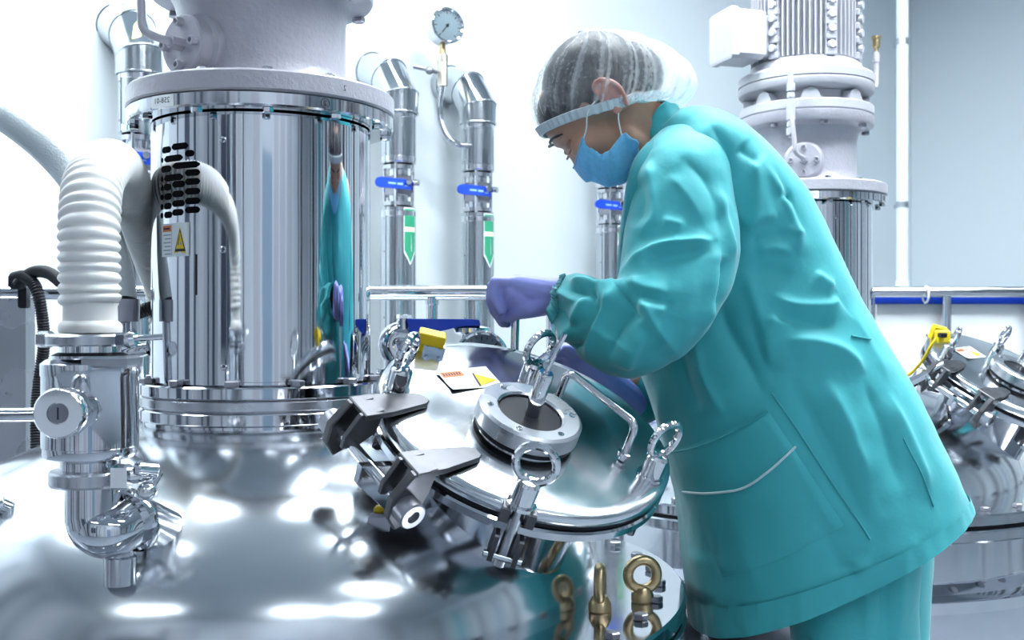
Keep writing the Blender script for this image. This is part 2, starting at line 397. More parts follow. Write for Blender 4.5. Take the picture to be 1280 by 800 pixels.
    for k in range(6): patch(uL+.03+.02*(k % 2), uM-.015, zt-.0175-.0062*k-.0016, zt-.0175-.0062*k, 2, st, R+.0003)
    patch(uL+.035, uM-.03, zt-.0095, zt-.0065, 3, st, R+.0006)
    for q in ((uM-.004, uM+.0, zb_+.002, zt-.002), (uR-.014, uR-.011, zb_+.002, zt-.002)): patch(*q, 2, st, R+.0003)
    uc = (uM+uR)/2
    def tri(k, mi, r):
        w = .066*k; hh = .0175*k; zc = (zt+zb_)/2-.002
        st.add([wrap(uc-w, zc-hh, r), wrap(uc+w, zc-hh, r), wrap(uc, zc+hh*1.15, r)], [(0, 1, 2)], mi)
    tri(1.12, 4, R+.0004); tri(1., 3, R+.0006); tri(.74, 4, R+.0008)
    st.add([wrap(uc-.026, (zt+zb_)/2-.009, R+.001), wrap(uc-.016, (zt+zb_)/2-.010, R+.001), wrap(uc+.002, (zt+zb_)/2+.006, R+.001), wrap(uc-.002, (zt+zb_)/2+.007, R+.001)], [(0, 1, 2, 3)], 3)
    st.add([wrap(uc+.0, (zt+zb_)/2-.009, R+.001), wrap(uc+.028, (zt+zb_)/2-.009, R+.001), wrap(uc+.022, (zt+zb_)/2-.004, R+.001), wrap(uc+.004, (zt+zb_)/2-.004, R+.001)], [(0, 1, 2, 3)], 2)
    s_ = st.build('warning_sticker', [WHITE, ORANGE, GREYINK, INK, YELLOW], h, smooth=False); s_['label'] = 'white warning sticker with orange header and yellow triangle'
    bk = MB(); patch(ang(243), ang(245), 1.19, 1.255, 0, bk, R); bk.build('slot_mark', INK, h, smooth=False)
    # top flanges
    fl = MB().lathe(L([(.19, 1.4835), (.232, 1.4835), (.235, 1.4865), (.235, 1.5045), (.232, 1.507), (.17, 1.507)]), seg=128).build('top_flange', STEEL, t)
    gf = MB().lathe(L([(.17, 1.5075), (.233, 1.5075), (.2365, 1.511), (.2365, 1.538), (.233, 1.5415), (.165, 1.5415)]), seg=128).build('gearbox_flange', GREYP, t)
    def ang2(px, r, d): return -PI/2+math.asin(((px-640)/F*d-TX)/r)
    def curved_text(txt, size, px, z, r, par, m, name):
        vs, fs = text_polys(txt, size); a0 = ang2(px, .229, 1.69); mb = MB()
        mb.add([((r)*math.cos(a0+x/r), r*math.sin(a0+x/r), z+y-z0) for x, y in vs], fs); return mb.build(name, m, par, smooth=False)
    pl = MB(); a0, a1 = ang2(183, .229, 1.69), ang2(217, .229, 1.69); patch(a0, a1, 1.4845, 1.5045, 0, pl, .2286, 8)
    nt_ = pl.build('number_tag', WHITE, fl, smooth=False); nt_['label'] = 'small white tag with printed number'
    curved_text('258-01', .0125, 199, 1.4955, .2290, fl, INK, 'tag_lettering')
    curved_text('2', .012, 403, 1.4955, .2286, fl, INK, 'painted_numeral')
    a = ang2(403, .229, 1.69); n = Vector((math.cos(a), math.sin(a), 0))
    MB().torus(frame(n*.2282+Vector((0, 0, 1.4955-z0)), n), .0075, .0005, 24, 6).build('numeral_ring', INK, fl)
    curved_text('2', .013, 424, 1.524, .2300, gf, INK, 'stamped_numeral')
    for k in range(12):
        a = 2*PI*k/12+.26; inst('bolt', BOLT_S, t, T(.199*math.cos(a), .199*math.sin(a), 1.5415-z0) @ RZ(a)); inst('bolt', BOLT_S, t, T(.2155*math.cos(a), .2155*math.sin(a), 1.4835-z0) @ RX(PI))
    for k in range(12):
        a = 2*PI*k/12-.02; q = inst('bolt', BOLT, t, T(.1965*math.cos(a), .1965*math.sin(a), 1.0435-z0) @ RZ(a))
    # gearbox
    gb = MB().lathe(L([(.166, 1.5415), (.160, 1.548), (.1515, 1.562), (.149, 1.58), (.149, 1.67), (.1535, 1.69), (.16, 1.702), (.19, 1.706), (.196, 1.709), (.199, 1.714), (.199, 1.738), (.196, 1.74)]), seg=96).build('gearbox', GREYP, t)
    MB().lathe(L([(.16, 1.7405), (.196, 1.7405), (.199, 1.744), (.199, 1.766), (.196, 1.769), (.155, 1.769), (.15, 1.773), (.15, 1.803), (.19, 1.806), (.198, 1.809), (.201, 1.814), (.201, 1.83), (.198, 1.833), (.196, 1.8345), (.201, 1.836), (.201, 1.856), (.197, 1.862), (.17, 1.868), (.165, 1.89), (.15, 1.9)]), seg=96).build('motor_adapter', WHITEP, t)
    for k in range(8):
        a = 2*PI*k/8+.3; n = Vector((math.cos(a), math.sin(a), 0)); q = n*.15+Vector((0, 0, 1.769-z0))
        MB().prism([(-.03, 0), (-.018, .026), (0, .034), (.018, .026), (.03, 0)], 0, .03, mcols((-n.y, n.x, 0), (0, 0, 1), n, q)).build('adapter_rib', WHITEP, t)
        a += .2; inst('bolt', BOLT, t, T(.178*math.cos(a), .178*math.sin(a), 1.706-z0) @ RX(PI))
    # bearing cap with bolts and a feed tube
    dn = Vector((-.56, -.83, 0)).normalized(); M = frame(dn*.14+Vector((0, 0, 1.598-z0)), dn, (0, 0, 1))
    cp = MB().lathe([(.056, -.02), (.056, .008), (.049, .012), (.049, .034), (.046, .037), (0, .0371)], M, 48).build('bearing_cap', GREYP, t)
    for k in range(4):
        a = PI/2*k; q = M @ Vector((.035*math.cos(a), .035*math.sin(a), .037))
        b = MB().lathe([(.0075, 0), (.0075, .011), (.0062, .0125), (.0042, .0125), (.0042, .006), (0, .006)], frame(q, dn), 16); b.build('socket_bolt', GREYP, cp)
    MB().prism([(.012*math.cos(PI/3*i), .012*math.sin(PI/3*i)) for i in range(6)], .037, .06, M @ T(0, .0, 0)).build('fitting', GREYP, cp)
    p0 = M @ Vector((0, 0, .058)); sd = Vector((dn.y, -dn.x, 0))
    path = fillet([p0, p0+dn*.02-sd*.0, p0+dn*.04+sd*.02+Vector((0, 0, .01)), p0+dn*.035+sd*.03+Vector((0, 0, .12)), p0+dn*-.02+sd*.03+Vector((0, 0, .14))], .03)
    MB().tube(path, .0065, 12).build('feed_tube', GREYP, t)
    w = MB(); qa = M @ Vector((-.045, 0, .0)); 
    w.prism([(-.05, 0), (.055, 0), (.05, .035), (-.045, .035)], -.01, .012, M @ T(-.056, 0, 0) @ RZ(PI/2) @ RX(0)).build('cap_seat', GREYP, cp)
    # finned motor
    mo = MB().lathe(L([(.138, 1.895), (.138, 2.35), (.13, 2.36), (0, 2.37)]), seg=64).build('motor_body', WHITEP, t)
    fn = MB()
    for k in range(64):
        a = 2*PI*k/64; fn.box((.1465, 0, 2.12-z0), (.023, .0035, .44), RZ(a))
    fn.build('cooling_fins', WHITEP, mo, smooth=False)
    for a in (-PI/2-1.15, -PI/2-.12, -PI/2+.62, -PI/2+1.7, PI/2):
        m = MB()
        for z in (1.905, 1.95, 1.99, 2.03, 2.075, 2.12): m.box((.155, 0, z-z0), (.02, .028, .02), RZ(a), ch=.003); m.cyl(RZ(a) @ Vector((.16, 0, z+.02-z0)), RZ(a) @ Vector((.172, 0, z+.02-z0)), .011, seg=12)
        m.build('boss_strip', WHITEP, mo, smooth=False)
    # terminal box, drain fittings
    a = PI*1.0; tb = MB(); tb.box((.215, 0, 1.965-z0), (.09, .13, .14), RZ(a), ch=.012); tb.box((.165, 0, 1.965-z0), (.05, .11, .12), RZ(a), ch=.008); tb.box((.268, 0, 1.965-z0), (.022, .138, .148), RZ(a), ch=.008)
    tb.build('terminal_box', WHITEP, t, smooth=False)
    pth = fillet([(.19, -.03, 1.845-z0), (.222, -.03, 1.845-z0), (.222, -.03, 1.95-z0)], .012)
    MB().tube(pth, .0085, 12).build('vent_pipe', WHITEP, t)
    vb = MB().lathe([(.011, 1.92-z0), (.011, 1.945-z0)], T(.222, -.03, 0), 14, 1); vb.lathe([(.006, 1.945-z0), (.006, 1.96-z0), (.011, 1.965-z0), (.012, 1.99-z0), (.015, 1.993-z0), (.015, 1.997-z0), (.004, 2.0-z0)], T(.222, -.03, 0), 14)
    vb.build('brass_breather', [BRASS, WHITEP], t)
    bq = M @ Vector((.0, 0, .06)); x, y = bq.x, bq.y
    br = MB().cyl((x*1.0, y*1.0, 1.635-z0), (x, y, 1.66-z0), .006, seg=10)
    return t
mixing_tank(Vector((0, 0, 0)), 'large polished steel mixing tank with domed head in the foreground')
mixing_tank(T2, 'steel jacketed mixing tank standing behind the bending person')
mixer_drive(Vector((0, 0, 0)), 'tall mirror-steel mixer housing with grey gearbox on the foreground tank')
d2 = mixer_drive(T2, 'steel mixer column with white finned motor on the tank behind the person', .30)
# oil breather line running down the front of the far gearbox
b = MB(); q = lambda px, py: P(px, py, 2.985)
b.cyl(q(989, 172), q(988, 90), .0075, seg=12); 
for y0, y1, r in ((104, 114, .012), (116, 122, .011), (124, 150, .0125), (152, 158, .011), (160, 169, .0125)): b.cyl(q(988.5, y1), q(988.5, y0), r, seg=14)
o = b.build('oil_breather', WHITEP, d2); o.matrix_parent_inverse = d2.matrix_basis.inverted()

# ------------------------------------------------------------------ manway hatches
LC = P(655, 533, 1.6); vv = LC-Vector((0, 0, CZ)); vv.normalize()
ux = Vector((1, 0, 0)); ux = (ux-vv*ux.dot(vv)).normalized(); uu = ux.cross(vv)
HN = (-.49*vv+.872*(.34*ux+.94*uu)).normalized(); E1 = (.94*ux-.34*uu); E1 = (E1-HN*E1.dot(HN)).normalized()
HM = frame(LC, HN, E1); HMI = HM.inverted()
LR = .22
def HL(px, py, h=0.):
    """hatch coordinates of a pixel, on the plane h above the lid"""
    o = HMI @ Vector((0, 0, CZ)); d = HMI.to_3x3() @ (P(px, py, 1.)-Vector((0, 0, CZ)))
    k = (h-o.z)/d.z; return Vector((o.x+d.x*k, o.y+d.y*k, h))
def hatch(off, label, first):
    t = thing('manway_hatch', label, 'hatch', Matrix.Translation(off) @ HM, 'tank manway hatches')
    MB().lathe([(.128, -.26), (.128, -.055), (.132, -.042), (.15, -.036), (.222, -.032), (.225, -.0295), (.225, -.0185), (.222, -.016), (.17, -.016)], seg=96).build('neck', STEEL, t)
    MB().lathe([(.17, -.0155), (.219, -.0155), (.219, -.0085), (.17, -.0085)], seg=96).build('gasket', BLACK, t)
    lid = MB().lathe([(.17, -.008), (.222, -.008), (.225, -.005), (.225, .008), (.222, .011), (.205, .013), (.12, .018), (.0, .019)], seg=96).build('lid', LIDM, t, sharp=50)
    # sight glass
    sc = HL(657, 533, .03); S = T(sc.x, sc.y, 0)
    MB().lathe([(.07, .01), (.068, .023), (.066, .024)], S, 64).build('sight_collar', STEEL, lid)
    MB().lathe([(.05, .024), (.0735, .024), (.0735, .031), (.05, .031)], S, 64).build('sight_gasket', BLACK, lid)
    MB().lathe([(.047, .034), (.047, .054), (.05, .057), (.072, .0585), (.0765, .055), (.0765, .033), (.074, .031), (.05, .031)], S, 64).build('sight_ring', BRUSH, lid)
    MB().lathe([(.0475, .030), (.0475, .035), (0, .0352)], S, 48).build('sight_pane', GLASS, lid)
    MB().lathe([(.0, .020), (.047, .0205), (.048, .03)], S, 48).build('sight_bore', DARK, lid)
    MB().lathe([(.0455, .036), (.0465, .040), (.0465, .049), (.0455, .051)], S, 48).build('seal_ring', BLACK, lid)
    for k in range(6):
        a = PI/3*k+.4; MB().lathe([(.0048, 0), (.0048, .002), (.003, .0022), (.003, .001), (0, .001)], S @ T(.062*math.cos(a), .062*math.sin(a), .0575), 12).build('ring_screw', CHROME, lid)
    wp = MB().lathe([(.017, .0345), (.017, .042), (.0105, .044), (.0105, .05), (.0118, .056), (.0118, .118), (.010, .122), (.004, .122), (.004, .123)], S @ T(.002, 0, 0), 28)
    wp.build('wiper_post', CHROME, lid)
    MB().tube([S @ Vector((.002, 0, .12)), S @ Vector((.004, .0, .15)), S @ Vector((.008, .0, .187))], .0036, 10).build('wiper_rod', CHROME, lid)
    # swing bolts with eye nuts
    for (px, py, tw) in ((648, 634, .0), (808, 605, 1.0), (656, 488, .9), (492, 498, 1.25)):
        p = HL(px, py, .0); p = p*(.2215/max(.2215, p.xy.length) if py != 634 else .2215/p.xy.length); a = math.atan2(p.y, p.x); Q = T(p.x, p.y, 0) @ RZ(a)
        cc = HMI @ Vector((0, 0, CZ)); ca = math.atan2(cc.y-p.y, cc.x-p.x)
        c = MB().lathe([(.009, -.085), (.009, .016)], Q, 14)
        c2 = c.build('swing_bolt', BRUSH, t)
        MB().lathe([(.02, .013), (.02, .018), (.0165, .0185), (.0165, .048), (.013, .053), (0, .054)], Q, 20).build('eye_nut', CHROME, c2)
        MB().torus(T(p.x, p.y, .078) @ RZ(ca+tw+PI/2) @ RX(PI/2), .0265, .0058, 30, 10).build('eye_ring', CHROME, c2)
        m = MB()
        for s in (-1, 1): m.box((-.004, s*.0165, -.056), (.034, .007, .044), Q, ch=.002); m.box((.0, s*.0175, .0), (.03, .012, .024), Q, ch=.002)
        m.build('bolt_lug', CAST, t, smooth=False)
        MB().cyl(Q @ Vector((.006, -.026, -.07)), Q @ Vector((.006, .026, -.07)), .0055, seg=12).build('lug_pin', CHROME, t)
    # lifting handle
    A = HL(694, 506, .018); B = HL(778, 574, .018); up = .062
    hp = fillet([A, A+Vector((0, 0, up)), B+Vector((0, 0, up)), B], .018, 7)
    hd = MB().tube(hp, .0062, 14).build('handle', CHROME, lid)
    for q in (A, B): MB().lathe([(.0105, .025), (.0105, .031), (.008, .032)], T(q.x, q.y, 0), 18).build('handle_collar', CHROME, hd)
    # hinge at the left
    hc = HL(508, 556, 0.); th = math.atan2(hc.y, hc.x); H = RZ(th)
    for s in (-1, 1):
        y = s*.066
        g = MB().prism([(.142, y-.007), (.15, y-.013), (.215, y-.024), (.258, y-.024), (.258, y+.024), (.215, y+.024), (.15, y+.013), (.142, y+.007)], .0165, .025, H, ch=.0015)
        g.prism([(.226, .027), (.262, .022), (.285, -.012), (.285, -.042), (.268, -.064), (.24, -.05), (.229, -.01)], -.007, .007, H @ mcols((1, 0, 0), (0, 0, 1), (0, -1, 0), (0, y+s*.017, 0)), ch=.002)
        g.prism([(.226, .027), (.262, .022), (.279, -.012), (.279, -.03), (.262, -.034), (.229, -.01)], -.004, .004, H @ mcols((1, 0, 0), (0, 0, 1), (0, -1, 0), (0, y-s*.015, 0)), ch=.001)
        g.build('hinge_arm', CAST, t, smooth=False)
        MB().lathe([(.017, 0), (.019, .002), (.019, .024), (.017, .026), (.009, .026), (.009, .02), (0, .02)], frame(H @ Vector((.264, y+s*.02, -.026)), (H.to_3x3() @ Vector((0, s, 0)))), 20).build('hinge_boss', DSTEEL, t)
    MB().cyl(H @ Vector((.264, -.1, -.026)), H @ Vector((.264, .1, -.026)), .0085, seg=16, ch=.001).build('hinge_rod', CHROME, t)
    for s in (.2,):
        MB().prism([(.12, -.04), (.25, -.02), (.285, -.016), (.285, -.045), (.225, -.10), (.20, -.21), (.12, -.21)], -.006, .006, H @ mcols((1, 0, 0), (0, 0, 1), (0, -1, 0), (0, s*.03, 0)), ch=.001).build('hinge_plate', STEEL, t, smooth=False)
    # paper warning label, one corner lifting
    c0, c1, c3 = HL(545, 464, .019), HL(607, 458, .019), HL(566, 489, .019)
    ex = (c1-c0); ey = (c3-c0)
    def lp(u, v, h=.0188): r = c0+ex*u+ey*v; return (r.x, r.y, h+.003*max(0, v-.75)*max(0, 1-u*1.6)*4)
    def quad(m, u0, u1, v0, v1, mi, h=.0):
        n = 5; vs = []; fs = []
        for i in range(n+1):
            for j in range(n+1): vs.append(lp(u0+(u1-u0)*i/n, v0+(v1-v0)*j/n, .0192+h))
        for i in range(n):
            for j in range(n): k = i*(n+1)+j; fs.append((k, k+n+1, k+n+2, k+1))
        m.add(vs, fs, mi)
    m = MB(); quad(m, 0, 1, 0, 1, 0); quad(m, .03, .45, .1, .36, 1, .0004)
    for k in range(7): quad(m, .06+.052*k, .09+.052*k, .16, .3, 3, .0007)
    m.add([lp(.63, .3, .0198), lp(.56, .92, .0198), lp(.98, .72, .0198)], [(0, 1, 2)], 2)
    m.add([lp(.62, .28, .0201), lp(.645, .28, .0201), lp(.585, .93, .0201), lp(.55, .93, .0201)], [(0, 1, 2, 3)], 3)
    m.build('warning_label', [WHITE, ORANGE, YELLOW, INK], lid, smooth=False)['label'] = 'white paper label with orange strip and yellow triangle'
    # safety switch on the far rim
    sw = HL(535, 436, .012); Sx = T(sw.x, sw.y, 0) @ RZ(.25)
    m = MB().box((0, -.004, .034), (.042, .022, .02), Sx, ch=.002); m.box((-.014, -.004, .022), (.01, .02, .04), Sx, ch=.002)
    ss = m.build('safety_switch', YELLOW, t, smooth=False)
    m = MB().box((.008, -.006, .014), (.034, .016, .026), Sx, ch=.002); m.cyl(Sx @ Vector((-.002, -.018, .022)), Sx @ Vector((-.002, -.01, .022)), .004, seg=10); m.cyl(Sx @ Vector((.018, -.018, .022)), Sx @ Vector((.018, -.01, .022)), .004, seg=10); m.box((.006, 0, .004), (.05, .03, .006), Sx, ch=.001)
    m.build('switch_bracket', CHROME, ss, smooth=False)
    return t
hatch(Vector((0, 0, 0)), 'round steel manway hatch with sight glass on the foreground tank, lid closed', True)
hatch(T2, 'tilted steel manway hatch on the far tank at the right edge', False)

# ------------------------------------------------------------------ lifting eye bolts on the near flange
def eyebolt(px, py, rot, label):
    d = (CZ-ZF)*F/(py-400); o = P(px, py, d)
    t = thing('lifting_eye', label, 'eye bolt', T(o.x, o.y, ZF) @ RZ(rot), 'brass lifting eyes')
    MB().lathe([(.0165, 0), (.018, .002), (.018, .012), (.0155, .017), (.012, .024), (.0, .026)], seg=24).build('shank', BRASS, t)
    MB().torus(T(0, 0, .043) @ RX(PI/2), .0235, .0085, 36, 12).build('ring', BRASS, t)
eyebolt(803, 752, .12, 'brass lifting eye facing the camera beside the bolts of the foreground tank')
eyebolt(750, 764, 1.42, 'brass lifting eye seen edge-on under the hatch of the foreground tank')

# ------------------------------------------------------------------ vent valve with its hoses, left
vd = 1.345
def V(px, py, dd=0.): return P(px, py, vd+dd)
def zpx(py): return CZ-(py-400)/F*vd
vx = V(113, 400).x; k = vd/F
vb_ = V(113, 700); vt = thing('vent_valve', 'steel vent valve with side lever below the white corrugated hose', 'valve', T(vx, vd, zpx(705)))
Vi = T(-vx, -vd, -zpx(705))
def vl(prof, name, m, cx=113, parent=vt, seg=48):
    dx = (cx-113)*k
    return MB().lathe([(r*k, zpx(y)) for r, y in prof], Vi @ T(vx+dx, vd, 0), seg).build(name, m, parent)
body = vl([(40, 575), (54, 570), (56, 566), (56, 558), (57.5, 557), (57.5, 470), (58.5, 468), (58.5, 454), (52, 449), (46, 447), (46, 444)], 'valve_body', STEEL)
vl([(37, 447), (37, 431)], 'neck', CHROME); vl([(44, 446), (46, 444), (40, 441), (37, 440)], 'seal', BLACK)
cl = vl([(37, 432), (53, 432), (55, 430), (55, 420), (52, 417.5), (36, 417.5)], 'hose_clamp', BRUSH)
m = MB(); m.box(V(158, 425, -.03), (.02, .02, .018), Vi, ch=.003); m.cyl(Vi @ V(155, 424, -.03), Vi @ V(203, 421, -.02), .004, seg=10); m.lathe([(.009, -.006), (.011, 0), (.009, .006)], Vi @ frame(V(164, 425, -.035), (1, 0, .1)), 12); m.build('clamp_screw', CHROME, cl)
m = MB(); m.box(V(57, 424, -.02), (.016, .02, .02), Vi, ch=.004); m.build('clamp_hinge', BRUSH, cl)
m = MB().box(V(140, 452, -.03), (.055, .05, .014), Vi, ch=.003); m.build('locking_plate', BRUSH, vt, smooth=False)
vl([(36, 590), (36, 574)], 'lower_neck', STEEL); vl([(35, 607), (47, 606), (49, 603), (49, 590), (47, 587), (35, 586)], 'lower_clamp', BRUSH)
m = MB(); m.cyl(Vi @ V(146, 596, -.03), Vi @ V(200, 590, -.01), .011, seg=14, ch=.002); m.box(V(152, 596, -.035), (.02, .02, .03), Vi, ch=.003); m.cyl(Vi @ V(170, 585, -.04), Vi @ V(196, 587, -.02), .009, seg=12, ch=.002); m.tube([Vi @ V(186, 618, -.03), Vi @ V(194, 604, -.03), Vi @ V(201, 592, -.02)], .003, 8); m.sphere(Vi @ V(184, 614, -.03), .012)
m.build('clamp_wing_nut', CHROME, vt)
# outlet: pipe, elbow and ferrule
pth = crv([Vi @ V(117, 604), Vi @ V(117, 640), Vi @ V(122, 660, -.005), Vi @ V(142, 668, -.02), Vi @ V(168, 662, .0), Vi @ V(196, 668, .06)], 8)
m = MB().tube([Vi @ V(117, 600), Vi @ V(117, 652)], 34*k, 40); m.build('outlet_pipe', STEEL, vt)
m = MB().tube(crv([Vi @ V(117, 645, .0), Vi @ V(121, 657, -.002), Vi @ V(138, 664, -.004), Vi @ V(166, 650, .02)], 10), [34*k]*31, 40); m.build('elbow', MIRROR, vt)
n = (V(178, 644, .03)-V(150, 658, .0)).normalized()
m = MB().lathe([(.030, -.006), (.041, -.005), (.042, 0), (.041, .006), (.03, .008)], Vi @ frame(V(166, 650, .018), n), 36); m.build('elbow_ferrule', CHROME, vt)
m = MB().cyl(Vi @ V(170, 649, .02), Vi @ V(212, 668, .10), .03, seg=28); m.build('branch_pipe', STEEL, vt)
m = MB().lathe([(.02, -.03), (.02, .004), (.017, .006), (.017, .03)], Vi @ T(*V(150, 700, .01)), 24); m.build('support_stub', STEEL, vt)
# side lever
ax = Vector((-.42, -.9, .0)).normalized(); s0 = V(98, 512, -.052); s1 = V(72, 517, -.115)
m = MB().lathe([(.028, 0), (.024, .006), (.024, .045), (.0245, .05)], Vi @ frame(s0-(s1-s0)*.1, s1-s0), 32); sp = m.build('lever_hub', STEEL, vt)
L = (s1-s0).length
Mf = Vi @ frame(s0, s1-s0); 
MB().lathe([(.020, .03), (.028, .035), (.0295, .038), (.0295, L-.004), (.027, L), (.0125, L), (.0125, L-.004), (0, L-.004)], Mf, 36).build('lever_knob', CHROME, sp)
MB().lathe([(.0115, L-.004), (.0115, L-.001), (0, L-.001)], Mf, 24).box((0, 0, L-.001), (.002, .014, .001), Mf, 1).build('knob_screw', [DSTEEL, INK], sp, smooth=False)
MB().tube([Vi @ V(66, 518, -.09), Vi @ V(20, 519, -.09), Vi @ V(-60, 519, -.09)], .0085, 14).build('lever_bar', STEEL, sp)

def corrugated(path, r, pitch, amp, seg=28, per=6):
    pts = [Vector(p) for p in path]; L = [0.]
    for a, b in zip(pts, pts[1:]): L.append(L[-1]+(b-a).length)
    N = int(L[-1]/pitch*per); out = []; R = []
    A = np.array(pts); s = np.linspace(0, L[-1], N); q = np.stack([np.interp(s, L, A[:, i]) for i in range(3)], 1)
    return q, [r+amp*(abs(math.sin(PI*x/pitch))-.5) for x in s]
# white corrugated hose
hp = crv([V(113, 380), V(112, 366), P(112, 340, 1.345), P(112, 275, 1.352), P(118, 226, 1.40), P(137, 206, 1.56), P(155, 220, 1.74), P(172, 266, 1.93), P(190, 318, 2.08), P(206, 368, 2.16), P(212, 440, 2.18), P(212, 520, 2.17)], 14)
ht = thing('corrugated_hose', 'thick white corrugated hose arching up from the vent valve', 'hose', T(*V(113, 417)))
hi = T(*-V(113, 417))
q, R = corrugated(hp, .0355, .0128, .0042)
MB().tube([hi @ Vector(p) for p in q], R, 32).build('ribbed_sleeve', HOSE, ht, sharp=80)
MB().lathe([(.030, 0), (.0375, .001), (.038, .009), (.036, .013), (.0325, .016), (.032, .034), (.034, .038)], seg=40).build('end_cuff', HOSE, ht)
# braided translucent hose coming from the upper left
hp = crv([P(-90, 112, 1.92), P(-20, 132, 1.92), P(35, 166, 1.9), P(85, 214, 1.88), P(122, 272, 1.84), P(144, 335, 1.8), P(150, 378, 1.78)], 12)
bt = thing('braided_hose', 'clear braided hose sweeping in from the upper left', 'hose', T(*P(150, 400, 1.78))); bi = T(*-P(150, 400, 1.78))
MB().tube([bi @ Vector(p) for p in hp], .0275, 24).build('hose_wall', BRAID, bt)
MB().tube([bi @ P(150, 374, 1.78), bi @ P(150, 402, 1.78)], .031, 24).build('ferrule', DSTEEL, bt)
MB().cyl(bi @ P(150, 402, 1.78), bi @ P(150, 640, 1.75), .018, seg=20).build('standpipe', STEEL, bt)
MB().tube([bi @ P(150, 440, 1.77), bi @ P(170, 438, 1.75), bi @ P(185, 436, 1.75)], .012, 12).build('side_fitting', CHROME, bt)
# black conduits
def conduit(pts, label, r=.0125):
    q, R = corrugated(crv(pts, 12), r, .006, .003); o = q[0]
    return tag(MB().tube([Vector(p)-Vector(o) for p in q], R, 14).build('cable_conduit', BLACK, None, sharp=80, M=T(*o)), label, 'cable', 'black corrugated conduits')
conduit([P(18, 347, 2.5), P(32, 346, 2.44), P(46, 362, 2.4), P(53, 398, 2.4), P(55, 430, 2.4), P(50, 470, 2.4), P(46, 510, 2.38), P(46, 560, 2.36)], 'black corrugated conduit hanging down beside the left post')
conduit([P(22, 356, 2.47), P(40, 341, 2.43), P(60, 341, 2.36), P(80, 356, 2.28), P(110, 385, 2.2), P(150, 396, 2.16), P(185, 386, 2.14), P(215, 374, 2.14)], 'black corrugated conduit passing behind the white hose to the mixer housing')
m = MB(); m.box(P(22, 352, 2.5), (.03, .03, .035), ch=.006); m.box(P(30, 372, 2.52), (.02, .02, .05), ch=.004)
tag(m.build('cable_clip', BLACK, smooth=False), 'black clip holding the conduits to the left railing', 'clip')
# little lever on the tank head at the left edge
m = MB(); c = P(0, 636, 1.52); m.cyl(P(-40, 640, 1.5), P(8, 630, 1.52), .013, seg=14, ch=.003); m.capsule(P(2, 632, 1.51), P(30, 642, 1.53), .011, .008); m.cyl(P(-36, 640, 1.5), P(-36, 720, 1.5), .014, seg=14)
tag(m.build('drain_lever', CHROME), 'small steel lever on the tank head at the left edge', 'lever')

# ------------------------------------------------------------------ ball valve and gauge behind the hatch
d = 2.0
t = thing('ball_valve', 'steel ball valve with long blue lever behind the manway lid', 'valve', T(*P(500, 520, d))); ti = T(*-P(500, 520, d))
o = P(500, 520, d); zd = dome_z(math.hypot(o.x-TX, o.y-TY))
m = MB().cyl(ti @ Vector((o.x, o.y, zd-.02)), ti @ P(500, 450, d), .03, seg=24); m.lathe([(.02, -.012), (.044, -.011), (.045, 0), (.044, .011), (.02, .012)], ti @ T(*P(500, 468, d)), 28); m.build('stub', STEEL, t)
m = MB().tube(crv([ti @ P(500, 452, d), ti @ P(490, 432, d), ti @ P(498, 420, d), ti @ P(522, 424, d), ti @ P(548, 432, d)], 8), .026, 24); m.build('valve_body', STEEL, t)
m = MB().cyl(ti @ P(505, 425, d-.01), ti @ P(505, 399, d-.01), .013, seg=16, ch=.002); m.hexbolt(ti @ T(*P(505, 399, d-.01)), .014, .009); m.build('valve_stem', CHROME, t)
pl = [(509, 399), (520, 398.5), (590, 399), (599, 400), (600.5, 405), (600, 407), (594, 407), (575, 408), (556, 413), (540, 416), (512, 418)]
A = [ti @ P(x, y, d-.035) for x, y in pl]; B = [ti @ P(x, y, d-.007) for x, y in pl]; n = len(A)
MB().add(A+B, [tuple(range(n)), tuple(reversed(range(n, 2*n)))]+[(i, i+n, (i+1) % n+n, (i+1) % n) for i in range(n)]).build('lever', BLUE, t, smooth=False)
d = 1.93; c = P(602, 447, d)
t = thing('pressure_gauge', 'round dial gauge partly hidden behind the manway lid', 'gauge', T(*P(602, 520, d))); ti = T(*-P(602, 520, d))
fz = Vector((.12, -.93, .2)).normalized(); G = ti @ frame(c, fz, (1, 0, 0))
def gauge(t, G, R, m1, label=None):
    g = MB().lathe([(R*.8, -R*1.0), (R*.98, -R*.9), (R, -R*.5), (R, -.002), (R*1.06, 0), (R*1.06, R*.12), (R*.98, R*.16), (R*.9, R*.1), (R*.9, 0)], G, 48).build('case', m1, t)
    MB().lathe([(0, R*.01), (R*.9, R*.01)], G, 40).build('dial', DIAL, t, smooth=False)
    tk = MB()
    for i in range(19):
        a = math.radians(-50+280*i/18); q0, q1 = R*(.68 if i % 3 == 0 else .74), R*.84
        tk.box(((q0+q1)/2, 0, R*.02), (q1-q0, R*(.05 if i % 3 == 0 else .025), R*.01), G @ RZ(a))
    tk.box((-R*.2, 0, R*.04), (R*.75, R*.05, R*.02), G @ RZ(.9)); tk.lathe([(R*.1, R*.02), (R*.1, R*.06), (0, R*.06)], G, 12)
    tk.build('scale_and_pointer', INK, t, smooth=False)
    MB().lathe([(R*.9, R*.085), (0, R*.09)], G, 36).build('cover_glass', GLASS, t)
gauge(t, G, .046, CHROME)
o = P(602, 520, d); MB().cyl(ti @ Vector((c.x, c.y+.03, c.z-.03)), ti @ Vector((c.x, c.y+.03, dome_z(math.hypot(o.x-TX, o.y+.03-TY))-.01)), .011, seg=14).build('stem', CHROME, t)
m = MB().lathe([(.03, 0), (.034, .004), (.034, .012), (.02, .016)], ti @ T(*P(590, 418, d+.06)), 24); m.cyl(ti @ P(590, 470, d+.06), ti @ P(590, 418, d+.06), .02, seg=18); m.build('cap', CHROME, t)
